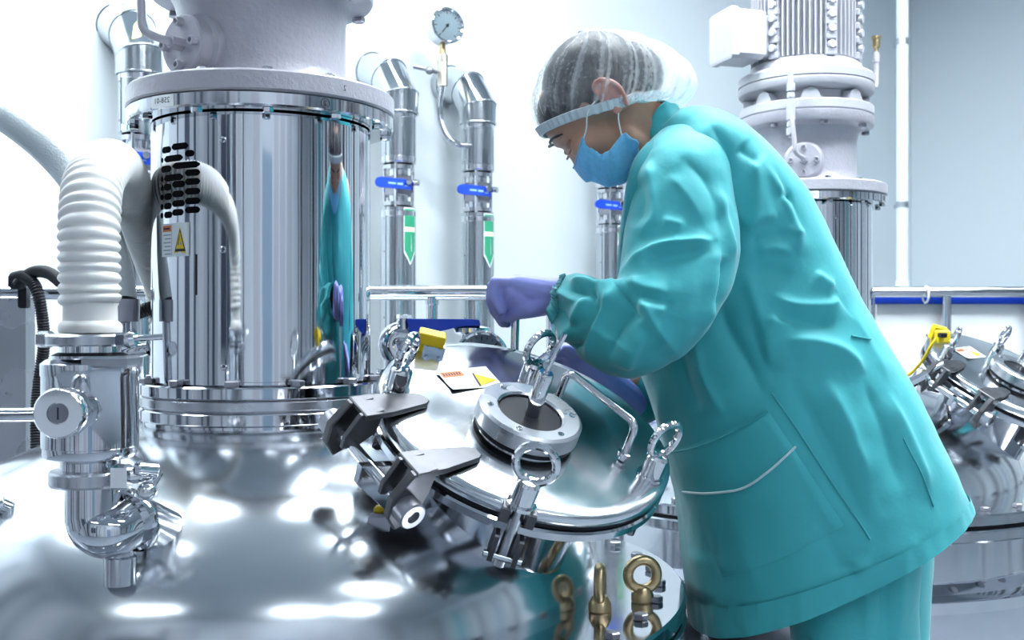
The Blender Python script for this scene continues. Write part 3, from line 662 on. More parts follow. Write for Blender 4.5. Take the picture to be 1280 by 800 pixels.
# proximity sensor under the hatch hinge
m = thing('proximity_sensor', 'dark sensor block with yellow cap at the foot of the hatch neck', 'sensor', T(*P(474, 692, 1.5))); mi = T(*-P(474, 692, 1.5))
MB().box(mi @ P(476, 662, 1.5), (.03, .05, .05), ch=.004).cyl(mi @ P(440, 668, 1.5), mi @ P(470, 662, 1.5), .02, seg=18).build('block', DSTEEL, m, smooth=False)
MB().box(mi @ P(479, 636, 1.5), (.024, .02, .008), ch=.002).build('cap', YELLOW, m, smooth=False)
# stirring rod held in the near hand
tag(MB().cyl(P(641, 520, 1.84), P(645, 378, 1.84), .0072, seg=16).build('stirring_rod', CHROME), 'thin steel rod gripped upright in the gloved hand', 'rod')

# ------------------------------------------------------------------ wall pipes
PD = [(175, 3.62), (498, 4.30), (597, 4.53), (763, 5.10)]
LAB = ['clad wall pipe with blue lever valve at far left, behind the white hose', 'clad wall pipe with blue lever valve just right of the mixer housing', 'clad wall pipe with blue lever valve beside the wall gauge', 'clad wall pipe with blue lever valve below the blue face mask']
def wall_pipe(i, px, d):
    o = P(px, 400, d); t = thing('insulated_pipe', LAB[i], 'pipe', T(o.x, o.y, 0), 'clad pipes on the back wall')
    r = .07; zt = 1.99
    for nm, z0, z1 in (('lower_cladding', .0, 1.60), ('upper_cladding', 1.765, zt)):
        c = MB().lathe([(r-.02, z0), (r, z0+.004), (r, z1-.004), (r-.02, z1)], seg=40).build(nm, CLAD, t)
        sm = MB(); a = -PI/2-.75
        sm.box((r+.001, 0, (z0+z1)/2), (.004, .012, z1-z0-.01), RZ(a)); k = 0
        z = z1-.05
        while z > max(z0, .9): sm.lathe([(.006, 0), (.004, .003), (0, .004)], RZ(a) @ frame((r+.002, 0, z), (1, 0, 0)), 8, 1); z -= .13
        sm.build('seam_strip', [CLAD, DSTEEL], c, smooth=False)
        for zz in (z0+.02, z1-.03):
            if zz > .5: MB().lathe([(r, zz-.012), (r+.002, zz-.01), (r+.002, zz+.01), (r, zz+.012)], seg=40).build('band', CHROME, c)
    # mitred elbow into the wall
    r2 = r*1.12; p0 = Vector((0, 0, zt-.02)); p1 = Vector((0, 0, zt+.045)); p2 = p1+(WN*.5+Vector((0, 0, 1))*.7)*.13; p3 = p2+(WN*1.+Vector((0, 0, .35)))*.12; p4 = p3+WN*.075
    pts = [p0, p1, p2, p3, p4]; dirs = [pts[k+1]-pts[k] for k in range(4)]
    rings = []; x = Vector((WD.x, WD.y, 0))
    for k in range(5):
        tn = (dirs[max(0, k-1)].normalized()+dirs[min(3, k)].normalized()).normalized(); dd = dirs[min(3, k)].normalized()
        yv = tn.cross(x).normalized(); sc = 1/max(.5, tn.dot(dd))
        rings.append([pts[k]+x*r2*math.cos(2*PI*j/36)+yv*sc*r2*math.sin(2*PI*j/36) for j in range(36)])
    for k in range(4):
        g = MB(); A, B = rings[k], rings[k+1]; g.add(A+B, [(j, (j+1) % 36, 36+(j+1) % 36, 36+j) for j in range(36)]); 
        g.tube(A, .004, 6, closed=True)
        g.build('elbow_segment', CLAD, t, sharp=60)
    # valve: flanges, body, tie bolts, lever
    MB().lathe([(.045, 1.60), (.062, 1.602), (.062, 1.618), (.04, 1.62), (.04, 1.745), (.062, 1.747), (.062, 1.763), (.045, 1.765)], seg=32).build('valve_flanges', STEEL, t)
    MB().box((0, 0, 1.682), (.085, .085, .085), RZ(.72), ch=.008).build('valve_body', DSTEEL, t, smooth=False)
    for k in range(4):
        a = PI/4+PI/2*k+.72; x_, y_ = .056*math.cos(a), .056*math.sin(a)
        MB().cyl((x_, y_, 1.595), (x_, y_, 1.77), .007, seg=10).build('tie_bolt', CHROME, t)
    fw = Vector((.5, -.85, 0)).normalized(); rt = Vector((.85, .5, 0))*-1
    q = Vector((0, 0, 1.688))+fw*.085; 
    MB().cyl(fw*.03+Vector((0, 0, 1.69)), fw*.1+Vector((0, 0, 1.69)), .012, seg=12).cyl(Vector((.062, -.05, 1.69)), Vector((.085, -.06, 1.688)), .012, seg=10).build('stem', CHROME, t)
    Lm = mcols((-.96, -.28, .06), (.06, .0, 1), Vector((-.96, -.28, .06)).cross(Vector((.06, 0, 1))), q+Vector((.014, .01, -.008)))
    pol = [(0, -.019), (.12, -.021), (.137, -.016), (.143, -.006), (.143, .006), (.137, .016), (.12, .021), (0, .019)]
    lv = MB().prism(pol, -.006, .006, Lm, ch=.001)
    # faint pale print on the lever
    for (a, b, c, e) in ((.012, .02, .003, .010), (.012, .026, -.010, -.004), (.034, .056, -.005, .003), (.062, .092, -.004, .003)):
        for s in (-.0066, .0066): lv.add([(a, c, s), (b, c, s), (b, e, s), (a, e, s)], [(0, 1, 2, 3)], 1, Lm)
    lv.build('lever', [BLUE, mat('pale_blue_print', (.3, .5, .95), .4)], t, smooth=False)
    # green flow label wrapped on the pipe
    def lab(ac, hw, zs, r=.0712):
        g = MB(); n = 8
        for (za, zb, mi, pt) in zs:
            vs = []
            for j in range(n+1):
                u = -1+2*j/n; a = ac+hw*u; lo = za+(abs(u)*.0 if not pt else abs(u)*.05); vs += [(r*math.cos(a), r*math.sin(a), lo), (r*math.cos(a), r*math.sin(a), zb)]
            g.add(vs, [(2*j, 2*j+2, 2*j+3, 2*j+1) for j in range(n)], mi)
        return g
    ac = -PI/2+.82
    g = lab(ac, .42, [(1.366, 1.592, 0, True)]); h2 = lab(ac, .38, [(1.375, 1.497, 1, True), (1.516, 1.587, 1, False), (1.499, 1.514, 2, False)], .0718)
    g.v += []; b0 = len(g.v); g.v += h2.v; g.f += [tuple(k+b0 for k in f) for f in h2.f]; g.m += h2.m
    for k in range(3): 
        a = ac+.05+.02*k; vs = [(.0722*math.cos(a), .0722*math.sin(a), 1.42), (.0722*math.cos(a+.012), .0722*math.sin(a+.012), 1.42), (.0722*math.cos(a+.012), .0722*math.sin(a+.012), 1.49-.02*k), (.0722*math.cos(a), .0722*math.sin(a), 1.49-.02*k)]
        g.add(vs, [(0, 1, 2, 3)], 0)
    g.build('flow_label', [WHITE, GREEN, CREAM], t, smooth=False)['label'] = 'green pointed flow label with cream band'
    if i == 0:
        g = lab(-PI/2+.35, .6, [(1.775, 1.86, 1, False)], .0725); g.build('green_band', [WHITE, GREEN], t, smooth=False)
        n = (Vector((.35, -.9, .3))).normalized(); q = Vector((0, 0, zt+.09))+WN*.03+n*(r2*1.0+.004); Mq = frame(q, n, (1, 0, 0))
        a = MB().add([(-.014, -.035, .004), (.014, -.035, .004), (.014, .02, .004), (0, .045, .004), (-.014, .02, .004)], [(0, 1, 2, 3, 4)], 0, Mq)
        a.add([(-.009, -.03, .005), (.009, -.03, .005), (.009, .015, .005), (0, .035, .005), (-.009, .015, .005)], [(0, 1, 2, 3, 4)], 1, Mq)
        a.build('arrow_sticker', [mat('lime_print', (.55, .75, .15), .5), WHITE], t, smooth=False)
for i, (px, d) in enumerate(PD): wall_pipe(i, px, d)
# gauge on the third pipe
d = 4.42; t = thing('wall_gauge', 'round pressure gauge on a thin tube above the third wall pipe', 'gauge', T(*P(553, 180, d))); ti = T(*-P(553, 180, d))
G = ti @ frame(P(559, 32, d-.03), Vector((.5, -.85, .05)), (1, .5, 0)); gauge(t, G, .07, STEEL)
MB().cyl(ti @ P(553, 70, d), ti @ P(553, 52, d), .014, seg=14).build('brass_nipple', BRASS, t)
m = MB().cyl(ti @ P(553, 108, d), ti @ P(553, 69, d), .0215, seg=8); m.lathe([(.024, 0), (.024, .03)], ti @ T(*P(553, 78, d)), 14); m.build('needle_valve', mat('nickel', (.6, .56, .48), .3, 1), t, smooth=False)
m = MB().tube([ti @ P(546, 90, d-.02), ti @ P(534, 87, d-.06), ti @ P(517, 83, d-.06)], [.009, .007, .009], 10); m.sphere(ti @ P(537, 88, d-.06), .017); m.build('valve_key', DSTEEL, t)
MB().tube(crv([ti @ P(553, 108, d), ti @ P(550, 130, d), ti @ P(551, 152, d), ti @ P(560, 172, d), ti @ P(574, 181, d+.02), ti @ P(590, 182, d+.06)], 8), .0125, 14).build('impulse_tube', STEEL, t)
# white riser pipe on the right
o = P(1128, 400, 5.3); m = thing('white_riser', 'slim white vertical pipe on the wall at the right', 'pipe', T(o.x, o.y, .0))
MB().lathe([(.029, 1.32), (.029, CEIL)], seg=24).build('pipe', mat('pale_pipe', (.8, .87, .93), .35), m)
MB().lathe([(.029, 0), (.029, 1.3)], seg=24).build('lower_pipe', MATS['pale_pipe'], m); MB().lathe([(.034, 1.29), (.036, 1.3), (.036, 1.33), (.034, 1.34)], seg=24).build('coupling', MATS['pale_pipe'], m)
for z in (1.7, 2.5): MB().lathe([(.031, z), (.031, z+.03)], seg=20).box((0, .05, z+.015), (.02, .08, .02)).build('bracket', ALU, m)

# ------------------------------------------------------------------ railings
d = 2.62; zr = CZ+34/F*d
t = thing('railing', 'tubular steel railing running behind the foreground tank', 'railing', T(P(540, 400, d).x, d, 0)); x0 = P(540, 400, d).x
MB().tube([(P(-120, 400, d).x-x0, 0, zr), (P(700, 400, d).x-x0, 0, zr)], .0185, 20).build('top_rail', CHROME, t)
MB().tube([(P(-120, 400, d).x-x0, 0, .62), (P(700, 400, d).x-x0, 0, .62)], .0145, 16).build('mid_rail', STEEL, t)
for px in (540, 240, 690): MB().lathe([(.0145, 0), (.0145, zr-.03), (.017, zr-.028), (.017, zr-.012)], T(P(px, 400, d).x-x0, 0, 0), 16).build('post', STEEL, t)
cxp = (P(0, 400, d).x+P(38, 400, d).x)/2
MB().box((cxp-x0, 0, (zr-.01)/2), (.074, .05, zr-.01), ch=.003).build('square_post', BRUSH, t, smooth=False)
MB().box((cxp-.074-x0, .0, (zr-.01)/2), (.07, .04, zr-.01), ch=.003).build('square_post', DSTEEL, t, smooth=False)
d = 4.1; zr = CZ+35/F*d
t = thing('guard_rail', 'steel guard rail in front of the white boards at the right', 'railing', T(P(1183, 400, d).x, d, 0)); x0 = P(1183, 400, d).x
MB().tube([(P(1084, 400, d).x-x0, 0, zr), (P(1400, 400, d).x-x0, 0, zr)], .021, 18).build('top_rail', STEEL, t)
MB().tube([(P(1084, 400, d).x-x0, 0, .55), (P(1400, 400, d).x-x0, 0, .55)], .016, 18).build('mid_rail', STEEL, t)
for px in (1088, 1183, 1290): MB().lathe([(.018, 0), (.018, zr-.015)], T(P(px, 400, d).x-x0, 0, 0), 16).build('post', STEEL, t)
MB().torus(T(P(1157, 400, d).x-x0, 0, zr-.01) @ RY(PI/2) @ RZ(0), .032, .004, 20, 6).build('cable_tie', WHITE, t)
for a, b, lb in ((1093, 1180, 'white board with blue top edge left of the rail post'), (1186, 1288, 'white board with blue top edge right of the rail post')):
    d = 4.16; A, B = P(a, 372, d), P(b, 372, d); w = B.x-A.x; cx = (A.x+B.x)/2
    t = thing('screen_board', lb, 'board', T(cx, d, .5), 'white boards behind the guard rail')
    MB().box((0, 0, (A.z-.5-.02)/2), (w-.01, .012, A.z-.5-.02), ch=.001).build('sheet', PANEL, t, smooth=False)
    MB().box((0, -.002, A.z-.5-.012), (w, .02, .026), ch=.001).build('edge_strip', BLUE, t, smooth=False)
    for s in (-1, 1): MB().box((s*(w/2-.03), 0, -.25), (.03, .03, .5)).build('foot', ALU, t, smooth=False)
# yellow sensor and its cable on the far hatch
t = thing('position_sensor', 'yellow sensor with trailing yellow cable on the far hatch', 'sensor', T(*P(1178, 420, 2.75))); ti = T(*-P(1178, 420, 2.75))
MB().box(ti @ P(1178, 421, 2.75), (.03, .03, .034), RY(.3) if False else None, ch=.004).build('body', YELLOW, t, smooth=False)
MB().box(ti @ P(1178, 419, 2.73), (.016, .02, .012), ch=.002).build('connector', BLACK, t, smooth=False)
MB().tube(crv([ti @ P(1173, 420, 2.75), ti @ P(1164, 432, 2.76), ti @ P(1150, 455, 2.8), ti @ P(1130, 472, 2.85), ti @ P(1100, 480, 2.9)], 8), .004, 8).build('cable', YELLOW, t)
t = thing('tie_rod', 'slim steel tie rod reaching to the far hatch hinge', 'rod', T(*P(1135, 486, 2.8))); ti = T(*-P(1135, 486, 2.8))
MB().cyl(ti @ P(1085, 505, 2.82), ti @ P(1180, 455, 2.76), .008, seg=12).build('bar', STEEL, t)
MB().cyl(ti @ P(1132, 482, 2.79), ti @ P(1160, 467, 2.77), .014, seg=8).build('turnbuckle', CHROME, t)

# ------------------------------------------------------------------ the person
def fabric(name, col, amp=.35):
    m = bpy.data.materials.new(name); m.use_nodes = True; nt = m.node_tree; b = nt.nodes['Principled BSDF']
    b.inputs['Base Color'].default_value = (*col, 1); b.inputs['Roughness'].default_value = .62; b.inputs['Sheen Weight'].default_value = .3; b.inputs['Sheen Roughness'].default_value = .4
    b.inputs['Specular IOR Level'].default_value = .35
    tc = nt.nodes.new('ShaderNodeTexCoord'); n = nt.nodes.new('ShaderNodeTexNoise'); n.inputs['Scale'].default_value = 45; n.inputs['Detail'].default_value = 4
    n2 = nt.nodes.new('ShaderNodeTexNoise'); n2.inputs['Scale'].default_value = 600
    a = nt.nodes.new('ShaderNodeMath'); a.operation = 'MULTIPLY_ADD'; a.inputs[1].default_value = .06
    for q in (n, n2): nt.links.new(tc.outputs['Object'], q.inputs['Vector'])
    nt.links.new(n2.outputs['Fac'], a.inputs[0]); nt.links.new(n.outputs['Fac'], a.inputs[2])
    bp = nt.nodes.new('ShaderNodeBump'); bp.inputs['Strength'].default_value = amp; bp.inputs['Distance'].default_value = .0025
    nt.links.new(a.outputs[0], bp.inputs['Height']); nt.links.new(bp.outputs[0], b.inputs['Normal'])
    MATS[name] = m; return m
TEAL = fabric('teal_cotton', (.06, .45, .485)); TEALD = fabric('teal_cotton_trim', (.045, .39, .43))
SKIN = mat('skin', (.52, .29, .2), .5, 0, sss=.15, var=(60, .06))
EARM = mat('ear_skin', (.6, .3, .25), .5, 0, sss=.15)
HAIR = mat('dark_hair', (.014, .014, .022), .45, 0, bump=(90, .6, .004), bstretch=(1, 1, .15))
MASK = mat('mask_blue', (.2, .6, .93), .75, 0, sheen=.3, bump=(300, .25, .001), var=(150, .08))
GLOVE = mat('nitrile_glove', (.33, .36, .82), .42, 0, bump=(110, .25, .0015), var=(18, .06))
PIPING = mat('white_piping', (.62, .82, .84), .6)
SHOE = mat('shoe_white', (.75, .78, .8), .5)
# translucent hair net
NET = bpy.data.materials.new('hair_net'); NET.use_nodes = True; nt = NET.node_tree; nt.nodes.remove(nt.nodes['Principled BSDF'])
out = nt.nodes['Material Output']; tr = nt.nodes.new('ShaderNodeBsdfTransparent'); df = nt.nodes.new('ShaderNodeBsdfDiffuse'); tl = nt.nodes.new('ShaderNodeBsdfTranslucent')
df.inputs[0].default_value = (.9, .94, .97, 1); tl.inputs[0].default_value = (.9, .94, .97, 1)
m1 = nt.nodes.new('ShaderNodeMixShader'); m1.inputs[0].default_value = .4; m2 = nt.nodes.new('ShaderNodeMixShader')
tc = nt.nodes.new('ShaderNodeTexCoord'); mp = nt.nodes.new('ShaderNodeMapping'); mp.inputs['Scale'].default_value = (1, 1, 1)
n1 = nt.nodes.new('ShaderNodeTexNoise'); n1.inputs['Scale'].default_value = 160; n1.inputs['Detail'].default_value = 5
mr = nt.nodes.new('ShaderNodeMapRange'); mr.inputs['From Min'].default_value = .38; mr.inputs['From Max'].default_value = .68; mr.inputs['To Min'].default_value = .08; mr.inputs['To Max'].default_value = .26
at = nt.nodes.new('ShaderNodeAttribute'); at.attribute_name = 'pleat'
mx = nt.nodes.new('ShaderNodeMath'); mx.operation = 'ADD'; mx.use_clamp = True
nt.links.new(tc.outputs['Object'], n1.inputs['Vector']); nt.links.new(n1.outputs['Fac'], mr.inputs[0]); nt.links.new(mr.outputs[0], mx.inputs[0]); nt.links.new(at.outputs['Fac'], mx.inputs[1])
nt.links.new(df.outputs[0], m1.inputs[1]); nt.links.new(tl.outputs[0], m1.inputs[2]); nt.links.new(tr.outputs[0], m2.inputs[1]); nt.links.new(m1.outputs[0], m2.inputs[2])
nt.links.new(mx.outputs[0], m2.inputs[0]); nt.links.new(m2.outputs[0], out.inputs[0])

PO = Vector((.66, 1.9, 0)); PI_ = T(*-PO)
person = thing('person', 'person in teal scrubs, hair net and blue mask bending over the tank', 'person', T(*PO))

def cat(A, n):
    """resample control rows with Catmull-Rom to n rows"""
    c = crv(A, 24); s = np.r_[0, np.cumsum(np.linalg.norm(np.diff(c[:, :4], axis=0), axis=1)+1e-6)]
    q = np.linspace(0, s[-1], n); return np.stack([np.interp(q, s, c[:, i]) for i in range(c.shape[1])], 1)
def pairloft(rows, nl, ns, k=2.3, yaw=0.):
    """rows: front px,py, back px,py, depth, half depth -> grid of points (nl, ns, 3)"""
    R = cat(rows, nl); th = np.linspace(0, 2*PI, ns, endpoint=False); G = np.zeros((nl, ns, 3))
    c, s = np.cos(th), np.sin(th); ce = np.sign(c)*abs(c)**(2/k); se = np.sign(s)*abs(s)**(2/k)
    for i, r in enumerate(R):
        Fp = np.array(P(r[0], r[1], r[4]+yaw)); Bp = np.array(P(r[2], r[3], r[4]-yaw)); C = (Fp+Bp)/2; a = (Bp-Fp)/2
        G[i] = C+np.outer(ce, a)+np.outer(se, np.array((0, r[5], 0)))
    return G
def normals(G):
    du = np.gradient(G, axis=0); dv = (np.roll(G, -1, 1)-np.roll(G, 1, 1))/2
    n = np.cross(dv, du); n /= np.linalg.norm(n, axis=2, keepdims=True)+1e-9
    C = G.mean(1, keepdims=True); s = np.sign(((G-C)*n).sum(2).mean()); return n*s
def folds(G, ridges, d, sm=.0):
    """push the camera-facing side out/in along polylines given as pixels at depth d: (points, amplitude, width)"""
    N = normals(G); disp = np.zeros(G.shape[:2])
    side = np.clip((-N[..., 1]+.25)/.5, 0, 1)
    for pts, amp, w in ridges:
        c = crv([P(x, y, d) for x, y in pts], 8)[:, [0, 2]]; X = G[..., [0, 2]]
        best = np.full(disp.shape, 9.); prog = np.zeros(disp.shape); sg = np.zeros(disp.shape); n = len(c)-1
        for i in range(n):
            a, b = c[i], c[i+1]; ab = b-a; t = np.clip(((X-a)@ab)/(ab@ab+1e-12), 0, 1); r = X-(a+t[..., None]*ab); q = np.linalg.norm(r, axis=2)
            m = q < best; best[m] = q[m]; prog[m] = (i+t[m])/n; sg[m] = (ab[0]*r[..., 1]-ab[1]*r[..., 0])[m]
        tp = np.clip(np.minimum(prog, 1-prog)*4, .0, 1); tp = tp*tp*(3-2*tp)
        ww = np.where(sg > 0, w*1.9, w*.62) if amp > 0 else np.full(disp.shape, w*1.1)   # a fold is steep on one side
        e = .003; disp += amp*1.25*np.exp(-(np.sqrt(best**2+e*e)-e)/ww*1.1)*(.1+.9*tp)*side
    return G+N*disp[..., None]
def crumple(G, amp, sc, seed=0, st=(1, 1, 1)):
    N = normals(G); H = np.array([[noise.noise(Vector((p[0]*sc*st[0]+seed, p[1]*sc*st[1], p[2]*sc*st[2]))) for p in r] for r in G]); return G+N*(H*amp)[..., None]
def grid_mb(G, close=(False, False), th=0.):
    nl, ns, _ = G.shape; mb = MB(); vs = [Vector(p)-PO for p in G.reshape(-1, 3)]; fs = []
    for i in range(nl-1):
        for j in range(ns): k = (j+1) % ns; fs.append((i*ns+j, i*ns+k, (i+1)*ns+k, (i+1)*ns+j))
    if close[0]: fs.append(tuple(range(ns)))
    if close[1]: fs.append(tuple((nl-1)*ns+j for j in range(ns)))
    return mb.add(vs, fs)
def remesh(mb, name, material, vox, smooth=6, parent=person):
    me = mb.mesh(name, material); o = bpy.data.objects.new('tmp', me); COL.objects.link(o)
    r = o.modifiers.new('r', 'REMESH'); r.mode = 'VOXEL'; r.voxel_size = vox; r.use_smooth_shade = True
    s = o.modifiers.new('s', 'SMOOTH'); s.factor = .5; s.iterations = smooth
    bpy.context.view_layer.update(); dg = bpy.context.evaluated_depsgraph_get()
    m2 = bpy.data.meshes.new_from_object(o.evaluated_get(dg)); m2.name = name
    bpy.data.objects.remove(o); m2.materials.clear(); m2.materials.append(material); m2.polygons.foreach_set('use_smooth', [True]*len(m2.polygons)); m2.update()
    return inst(name, m2, parent)

# ---- body: one continuous figure under the clothes
hd = 1.80                                    # depth of the head's middle plane
def Q(px, py, d): return P(px, py, d)-PO
fdir = (P(640, 477, 1.)-P(640+64, 400, 1.)); uf = (Q(704-64, 477, hd)-Q(704, 400, hd)).normalized(); ud = (Q(640-77, 400-64, hd)-Q(640, 400, hd)).normalized()
HF = mcols(uf, (0, 1, 0), ud, (0, 0, 0))     # head axes: face, side, crown
def ell(mb, px, py, r, dy=0.): mb.sphere((0, 0, 0), r, T(*Q(px, py, hd+dy)) @ HF, seg=24, rings=16)
B = MB()
ell(B, 741, 110, (.086, .072, .076)); ell(B, 722, 138, (.066, .066, .068)); ell(B, 738, 172, (.048, .056, .05))
ell(B, 757, 196, (.036, .04, .036)); ell(B, 768, 210, (.022, .024, .02)); ell(B, 786, 176, (.028, .052, .05))
ell(B, 702, 172, (.018, .046, .013)); ell(B, 721, 183, (.018, .02, .022), .0); ell(B, 733, 199, (.022, .02, .02))
B.capsule(Q(714, 184, hd), Q(726, 204, hd), .008, .013)
for s in (-1, 1): ell(B, 727, 182, (.022, .022, .02), s*.036)
B.capsule(Q(780, 140, hd), Q(842, 190, 1.86), .055, .064)
# trunk, limbs
sh = Q(868, 215, 1.88); hip = Q(1035, 520, 1.9)
B.capsule(sh, Q(945, 355, 1.89), .10, .11); B.capsule(Q(945, 355, 1.89), hip, .11, .11)
B.capsule(sh+Vector((0, -.14, -.0)), sh+Vector((0, .14, 0)), .06)
B.capsule(sh+Vector((0, -.14, 0)), Q(835, 400, 1.68), .046, .038); B.capsule(Q(835, 400, 1.68), Q(705, 372, 1.80), .036, .024)
B.capsule(sh+Vector((0, .14, 0)), Q(850, 440, 2.06), .046, .038); B.capsule(Q(850, 440, 2.06), Q(770, 492, 1.99), .036, .024)
for s, x in ((-1, 1075), (1, 1085)):
    k0 = hip+Vector((0, s*.09, -.02)); k1 = Vector((.575+.035*(s+1), 1.9+s*.1, .5))-PO; k2 = Vector((.60+.02*(s+1), 1.9+s*.1, .09))-PO
    B.capsule(k0, k1, .065, .05); B.capsule(k1, k2, .05, .036); B.capsule(k2+Vector((.01, 0, -.02)), k2+Vector((-.14, 0, -.05)), .035, .03)
body = remesh(B, 'body', SKIN, .0052, 5)
# ear, brow, lashes
E = MB(); E.sphere((0, 0, 0), (.019, .009, .033), T(*Q(764, 120, hd-.074)) @ RX(.0) @ HF @ RX(.25) @ RY(.1), seg=20, rings=14)
E.tube(crv([T(*Q(764, 120, hd-.078)) @ HF @ Vector(v) for v in ((-.002, -.006, -.03), (-.014, -.008, -.012), (-.017, -.01, .01), (-.006, -.009, .03), (.008, -.005, .03), (.014, -.002, .014))], 6), .0042, 8)
E.sphere((0, 0, 0), (.009, .007, .01), T(*Q(770, 136, hd-.076)) @ HF)
remesh(E, 'ear', EARM, .0024, 4, body)
for s in (-1, 1):
    e = MB(); c = T(*Q(703.5, 178.5, hd)) @ HF
    e.tube(crv([c @ Vector(v) for v in ((.0155, s*.010, .012), (.016, s*.022, .015), (.009, s*.036, .014), (-.004, s*.047, .006))], 6), [.0012+.0016*math.sin(PI*i/18) for i in range(19)], 8)
    e.build('eyebrow', HAIR, body)
    c = T(*Q(714, 187, hd)) @ HF; e = MB().sphere((0, 0, 0), (.0105, .011, .0105), c @ T(-.0035, s*.031, .0)); ey = e.build('eye', mat('eye_white', (.7, .68, .66), .2), body)
    l = MB().tube(crv([c @ Vector(v) for v in ((.007, s*.019, -.002), (.0115, s*.027, -.003), (.0105, s*.036, -.003), (.002, s*.046, -.001))], 6), .0017, 8); l.sphere((0, 0, 0), (.0118, .0135, .0075), c @ T(-.0035, s*.031, .0045)); 
    l.build('eyelid', mat('lid_skin', (.33, .17, .12), .5), body)

# ---- hair under the net
H = MB(); H.sphere((0, 0, 0), (.090, .077, .083), T(*Q(741, 105, hd)) @ HF @ T(-.001, 0, .0), seg=32, rings=22)
H.sphere((0, 0, 0), (.05, .06, .055), T(*Q(790, 92, hd)) @ HF, seg=24, rings=16)
H.sphere((0, 0, 0), (.059, .068, .054), T(*Q(713, 136, hd)) @ HF, seg=24, rings=16)
hair = remesh(H, 'hair', HAIR, .005, 3)
bm = bmesh.new(); bm.from_mesh(hair.data); bp_ = Q(678, 163, hd); bd_ = (Q(828, 126, hd)-bp_).normalized()
bmesh.ops.bisect_plane(bm, geom=bm.verts[:]+bm.edges[:]+bm.faces[:], plane_co=bp_+Vector((0, 0, .001)), plane_no=Vector((0, -1, 0)).cross(bd_), clear_inner=True)
bm.to_mesh(hair.data); bm.free()
# ---- hair net: gathered band, pleats to the crown knot
rows = [(677, 165, 828, 124, hd, .079), (669, 148, 850, 131, hd, .085), (665, 130, 864, 122, hd, .090), (668, 108, 868, 104, hd, .094), (680, 82, 856, 80, hd, .088), (699, 61, 828, 60, hd, .072), (716, 47, 785, 46, hd, .045), (724, 42, 746, 41, hd, .014), (725, 40, 733, 39, hd, .004)]
G = pairloft(rows, 60, 180, 2.0)
nl, ns = 60, 180; v = np.linspace(0, 1, nl)[:, None]; th = np.linspace(0, 2*PI, ns, endpoint=False)[None]
rs = np.random.RandomState(3); pl = sum(np.sin(th*k+rs.rand()*6.28)*a for k, a in ((11, .5), (17, .6), (26, .7), (41, .6), (57, .4)))
env = np.clip(v*9, 0, 1)*np.clip((1-v)*2.2, 0, 1)**.7
G = G+normals(G)*(pl*env*.0021)[..., None]; G = crumple(G, .004, 34, 5)
mb = grid_mb(G, (False, True)); net = mb.build('hair_net', NET, person, sharp=80)
pleat = np.clip((np.abs(np.sin(th*19+pl*1.6))**10)*.42*np.clip(v*8, .25, 1)+np.clip(v-.82, 0, 1)*2, 0, 1)+0*v
back = np.clip((np.cos(th)-.15)*1.1, 0, 1)*.55*np.clip(v*6, .3, 1); pleat = pleat+back
at_ = net.data.attributes.new('pleat', 'FLOAT', 'POINT'); at_.data.foreach_set('value', pleat.astype(np.float32).reshape(-1))
Bd = MB(); ring = [Vector(p)-PO for p in G[0]]
cen = sum(ring, Vector())/len(ring); vs = []; n = len(ring); nrm = Vector((-.24, 0, .97))
for i, p in enumerate(ring):
    o_ = (p-cen).normalized(); w = .0012*math.sin(i*1.9)
    for (a, b) in ((-.007, -.001), (-.0065, .003+w), (.007, .008+w), (.009, .004)): vs.append(p+nrm*a+o_*b)
fs = [(4*i+k, 4*((i+1) % n)+k, 4*((i+1) % n)+k+1, 4*i+k+1) for i in range(n) for k in range(3)]
Bd.add(vs, fs).build('elastic_band', mat('net_band', (.62, .7, .74), .7), net)
MB().sphere(Q(726, 42, hd), (.005, .005, .006)).build('crown_knot', mat('knot_grey', (.2, .22, .26), .6), net)
# ---- mask with pleats and ear loops
rows = [((728, 172), (716, 211)), ((736, 182), (726, 221)), ((746, 189), (741, 229)), ((755, 191), (757, 233)), ((764, 186), (771, 232)), ((773, 174), (783, 227)), ((783, 166), (793, 212)), ((796, 180), (799, 196))]
mr_ = crv([(a[0], a[1], b[0], b[1]) for a, b in rows], 5); vs = []; nn = 24
for i, r in enumerate(mr_):
    for j in range(nn+1):
        u = -1+2*j/nn; k = abs(u)**2.4; q = Q(r[0]*k+r[2]*(1-k), r[1]*k+r[3]*(1-k), hd+u*.0705)
        q += Vector(uf)*(.0026*(((i/len(mr_)*4.0+.3*u*u) % 1)-.5)*2*(1-abs(u)*.3)+.003*noise.noise(q*45))+Vector((0, math.copysign(1, u), 0))*(.003*noise.noise(q*80)+.002*math.sin(i*1.3)*abs(u)**3); vs.append(q)
W_ = nn+1; fs = [(i*W_+j, i*W_+j+1, (i+1)*W_+j+1, (i+1)*W_+j) for i in range(len(mr_)-1) for j in range(nn)]
mk = MB().add(vs, fs).build('face_mask', MASK, person, sharp=80)
so = mk.modifiers.new('s', 'SOLIDIFY'); so.thickness = .0018
MB().tube([v_+Vector((0, -.002, 0)) for v_ in vs[:W_]], .0016, 8).build('nose_edge', mat('mask_edge', (.3, .55, .75), .7), mk)
for s in (-1, 1):
    y = hd+s*.071
    MB().tube(crv([Q(729.5, 173, hd+s*.07), Q(733, 160, y+s*.006), Q(735, 140, y+s*.012), Q(748, 122, hd+s*.08), Q(766, 108, hd+s*.082), Q(774, 125, hd+s*.078), Q(773, 148, y+s*.006), Q(777, 169, hd+s*.07)], 6), .0014, 6).build('ear_loop', WHITE, mk)

